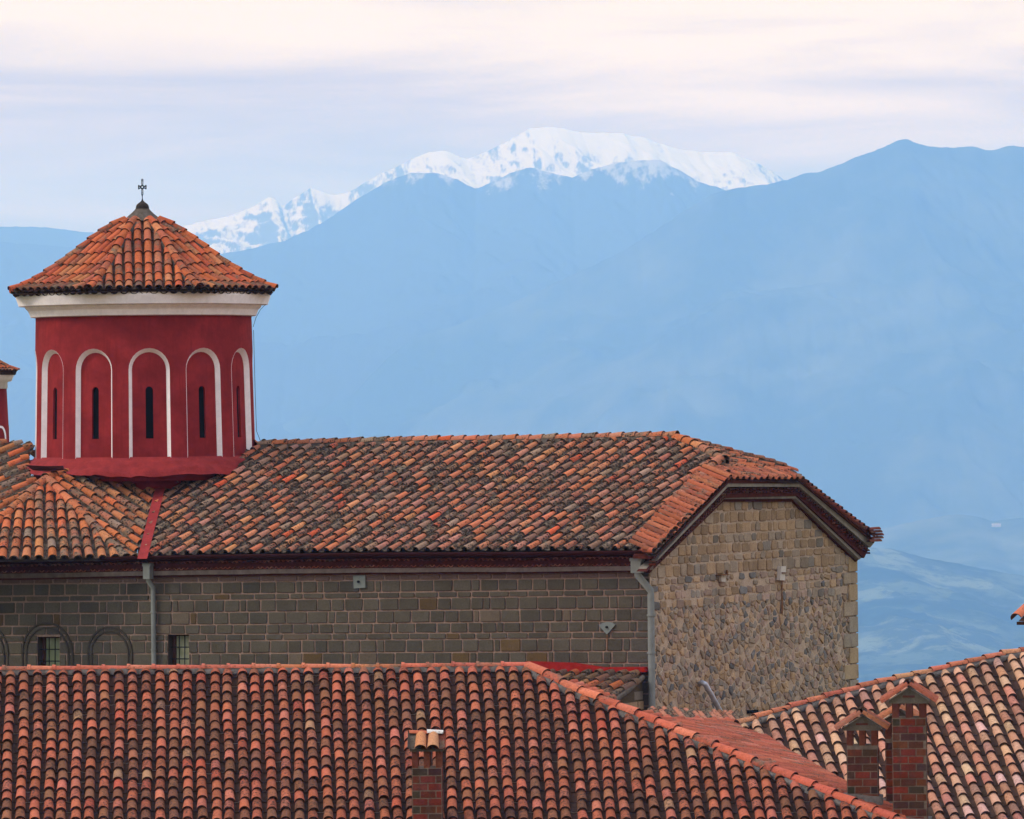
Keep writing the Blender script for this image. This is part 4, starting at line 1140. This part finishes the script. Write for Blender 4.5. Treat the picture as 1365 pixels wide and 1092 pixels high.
f = g.math('ADD', g.math('ADD', g.math('MULTIPLY', n1, .58), g.math('MULTIPLY', n2, .42)), g.math('ADD', alt, g.math('MULTIPLY', g.math('SUBTRACT', sx.outputs['Z'], .75), .55)))
g.base(g.mix(g.ramp(f, .515, .60), (.09, .10, .12), (.47, .435, .40))); g.b.inputs['Specular IOR Level'].default_value = 0; snow = g.m
snow_sil = [(-300, 350), (0, 335), (60, 325), (120, 318), (190, 309), (240, 303), (262, 297), (305, 288), (330, 279), (345, 271), (358, 263), (368, 266), (376, 276), (392, 265), (405, 256), (414, 250), (428, 256), (445, 260), (462, 258), (480, 247), (512, 230), (545, 214), (572, 203), (590, 201), (604, 204), (622, 213), (650, 202), (672, 190), (690, 180), (706, 172), (730, 169), (752, 171), (775, 177), (800, 177), (830, 178), (855, 183), (880, 191), (905, 199), (935, 203), (960, 203), (978, 204), (995, 211), (1020, 223), (1040, 236), (1060, 248), (1200, 300), (1660, 330)]
mountain('snow_mountain', snow_sil, 17000, -150, 4600, 1500, snow, nx=800, nyf=190, amp=170, sc=.0013, edge=1.8, pw=.9, skew=.12, fine=38, fsc=.0055)
mid_sil = [(-300, 330), (-60, 318), (100, 330), (240, 345), (320, 335), (382, 320), (430, 297), (480, 263), (520, 240), (550, 230), (585, 231), (610, 240), (634, 252), (655, 243), (680, 231), (705, 223), (735, 230), (762, 237), (790, 226), (820, 217), (852, 214), (880, 213), (905, 227), (935, 244), (960, 251), (1000, 268), (1100, 300), (1660, 330)]
g2 = NT('thin_snow_slope'); n1 = g2.noise(.02, 9, .72, stretch=(1, .3, .5)); n2 = g2.noise(.001, 4, .5); po = g2.new('ShaderNodeNewGeometry'); sp2 = g2.new('ShaderNodeSeparateXYZ'); g2.link(po.outputs['Position'], sp2.inputs[0])
al2 = g2.math('MULTIPLY', g2.math('SUBTRACT', sp2.outputs['Z'], 600), .0021)
f2 = g2.math('ADD', g2.math('ADD', g2.math('MULTIPLY', n1, .86), g2.math('MULTIPLY', n2, .14)), al2)
g2.base(g2.mix(g2.ramp(f2, .60, .68), (.035, .045, .04), (.26, .26, .27))); g2.b.inputs['Specular IOR Level'].default_value = 0
mountain('left_mountain', [(-300, 310), (0, 302), (60, 303), (110, 309), (160, 314), (240, 330), (330, 360), (1660, 500)], 15600, -200, 3000, 1000, g2.m, nx=300, nyf=60, amp=70, sc=.0014, edge=1.6)
mountain('middle_mountain', mid_sil, 14500, -300, 3800, 1200, g2.m, nx=560, nyf=120, amp=110, sc=.0012, edge=1.5, fine=22)
near_sil = [(-300, 600), (200, 590), (380, 565), (470, 527), (490, 505), (520, 474), (550, 452), (600, 436), (650, 418), (700, 396), (760, 368), (830, 335), (900, 290), (950, 258), (985, 250), (1020, 246), (1050, 240), (1072, 231), (1090, 230), (1112, 222), (1140, 210), (1172, 199), (1195, 188), (1206, 185), (1222, 191), (1240, 196), (1270, 197), (1296, 195), (1320, 201), (1336, 197), (1350, 194), (1365, 196), (1420, 205), (1660, 240)]
mountain('near_mountain', near_sil, 12500, -400, 2900, 1000, forest, nx=560, nyf=110, amp=110, sc=.0012, edge=1.6, fine=24, fsc=.005)
fh = [(-300, 720), (900, 735), (1060, 722), (1140, 712), (1180, 704), (1230, 693), (1275, 685), (1300, 688), (1322, 695), (1345, 692), (1365, 690), (1500, 680), (1660, 700)]
fo1 = mountain('far_foothills', fh, 9000, -420, 1500, 800, m_land('scrub_slope', (.03, .05, .035), (.10, .12, .09), .004, .40, .65), nx=260, nyf=50, amp=26, sc=.0022, edge=1.0)
fh2 = [(-300, 760), (900, 745), (1060, 738), (1140, 728), (1190, 732), (1235, 744), (1280, 752), (1320, 760), (1365, 768), (1500, 790), (1660, 800)]
mountain('near_foothills', fh2, 7300, -420, 3300, 700, fields, nx=300, nyf=110, amp=34, sc=.0017, edge=1.2, pw=1.15, fine=10, fsc=.008)
# white farmhouse on the far foothill
wp = P(1328, 697, 8930); fa = thing('farmhouse', 'tiny white house on the blue hill far behind at right', 'house', (wp.x, wp.y, wp.z-5))
m_ = MB(); w0 = wp+Vector((-7, 0, -7))
m_.box(w0, (15, 0, 0), (0, 8, 0), (0, 0, 4.0)); m_.build('wall', m_plain('whitewash', (.40, .39, .38), .05, .3), fa)
m_ = MB(); m_.prism([w0+Vector((-.5, -.6, 4.02)), w0+Vector((-.5, 8.6, 4.02)), w0+Vector((-.5, 4, 5.8))], (16, 0, 0)); m_.build('roof', m_plain('pale_roof', (.3, .27, .27), .2, .5), fa)

# ================================================================= AIR
hz = MB(); x0, x1, y0, y1, z0_, z1_ = -8600, 8600, -500, 22400, -460, 985
hz.box((x0, y0, z1_), (x1-x0, 0, 0), (0, y1-y0, 0), (0, 0, z0_-z1_))
hm = bpy.data.materials.new('air'); hm.use_nodes = True; t = hm.node_tree; t.nodes.remove(t.nodes['Principled BSDF'])
pv = t.nodes.new('ShaderNodeVolumePrincipled'); pv.inputs['Color'].default_value = (.205, .44, 1.0, 1); pv.inputs['Absorption Color'].default_value = (1, 1, 1, 1); pv.inputs['Density'].default_value = 1.25e-4; pv.inputs['Anisotropy'].default_value = 0.0
t.links.new(pv.outputs[0], t.nodes['Material Output'].inputs['Volume'])
hm.volume_intersection_method if False else None
ho = hz.build('haze', hm, kind='stuff')

# ================================================================= SKY AND LIGHT
SUN_EL, SUN_AZ = math.radians(40), math.radians(-102)     # azimuth from +Y towards +X: to the left and a little behind us
w = bpy.data.worlds.new('World'); bpy.context.scene.world = w; w.use_nodes = True
nt = w.node_tree; nd = nt.nodes; bg = nd['Background']; out = nd['World Output']
sky = nd.new('ShaderNodeTexSky'); sky.sky_type = 'NISHITA'; sky.sun_disc = False; sky.sun_elevation = SUN_EL; sky.sun_rotation = SUN_AZ; sky.air_density = 1.2
nt.links.new(sky.outputs[0], bg.inputs[0]); bg.inputs[1].default_value = .10
def wn(t_, **k):
    n = nd.new(t_)
    for a, b in k.items(): setattr(n, a, b)
    return n
tc = wn('ShaderNodeTexCoord'); mp = wn('ShaderNodeMapping'); mp.inputs['Scale'].default_value = (7, 7, 60); nt.links.new(tc.outputs['Generated'], mp.inputs[0])
n1 = wn('ShaderNodeTexNoise'); n1.inputs['Scale'].default_value = 1.3; n1.inputs['Detail'].default_value = 7; n1.inputs['Roughness'].default_value = .52; n1.inputs['Distortion'].default_value = .4; nt.links.new(mp.outputs[0], n1.inputs['Vector'])
sz = wn('ShaderNodeSeparateXYZ'); nt.links.new(tc.outputs['Generated'], sz.inputs[0])
mr = wn('ShaderNodeMapRange'); mr.inputs[1].default_value = .035; mr.inputs[2].default_value = .085; nt.links.new(sz.outputs['Z'], mr.inputs[0])
ad = wn('ShaderNodeMath', operation='MULTIPLY_ADD'); nt.links.new(n1.outputs[0], ad.inputs[0]); ad.inputs[1].default_value = 1.7; 
sb = wn('ShaderNodeMath', operation='SUBTRACT'); nt.links.new(mr.outputs[0], sb.inputs[0]); sb.inputs[1].default_value = .85; nt.links.new(sb.outputs[0], ad.inputs[2])
rp = wn('ShaderNodeValToRGB'); nt.links.new(ad.outputs[0], rp.inputs[0]); e = rp.color_ramp.elements
e[0].position = .05; e[0].color = (.40, .31, .22, 1); e[1].position = .85; e[1].color = (1.20, 1.02, .60, 1)
em = rp.color_ramp.elements.new(.4); em.color = (.66, .52, .34, 1)
b2_ = wn('ShaderNodeBackground')
zt_ = wn('ShaderNodeMapRange'); zt_.inputs[1].default_value = .10; zt_.inputs[2].default_value = .45; nt.links.new(sz.outputs['Z'], zt_.inputs[0])
zm_ = wn('ShaderNodeMix', data_type='RGBA'); nt.links.new(zt_.outputs[0], zm_.inputs[0]); nt.links.new(rp.outputs[0], zm_.inputs[6]); zm_.inputs[7].default_value = (.90, 1.0, 1.24, 1); nt.links.new(zm_.outputs[2], b2_.inputs[0])
zr_ = wn('ShaderNodeMapRange'); zr_.inputs[1].default_value = .10; zr_.inputs[2].default_value = .6; zr_.inputs[3].default_value = 1.0; zr_.inputs[4].default_value = 1.7; nt.links.new(sz.outputs['Z'], zr_.inputs[0]); nt.links.new(zr_.outputs[0], b2_.inputs[1])
mx = wn('ShaderNodeMixShader'); mx.inputs[0].default_value = .86; nt.links.new(bg.outputs[0], mx.inputs[1]); nt.links.new(b2_.outputs[0], mx.inputs[2]); nt.links.new(mx.outputs[0], out.inputs['Surface'])
sl = bpy.data.lights.new('sun', 'SUN'); sl.energy = 2.0; sl.angle = math.radians(12); sl.color = (1, .93, .84)
so = bpy.data.objects.new('sun', sl); C.objects.link(so)
sd = Vector((math.sin(SUN_AZ)*math.cos(SUN_EL), math.cos(SUN_AZ)*math.cos(SUN_EL), math.sin(SUN_EL)))
so.rotation_euler = sd.to_track_quat('Z', 'Y').to_euler()

cam = bpy.data.cameras.new('camera'); co = bpy.data.objects.new('camera', cam); C.objects.link(co)
cam.sensor_width = 36; cam.lens = 36*F/1365; cam.clip_start = 1; cam.clip_end = 60000
co.matrix_world = Matrix(((CR, SR, 0, 0), (0, 0, -1, 0), (-SR, CR, 0, CZ), (0, 0, 0, 1)))
sc = bpy.context.scene; sc.camera = co; sc.render.resolution_x = 1024; sc.render.resolution_y = 819
sc.view_settings.view_transform = 'Standard'; sc.view_settings.look = 'None'; sc.view_settings.exposure = 0
sc.cycles.volume_bounces = 3
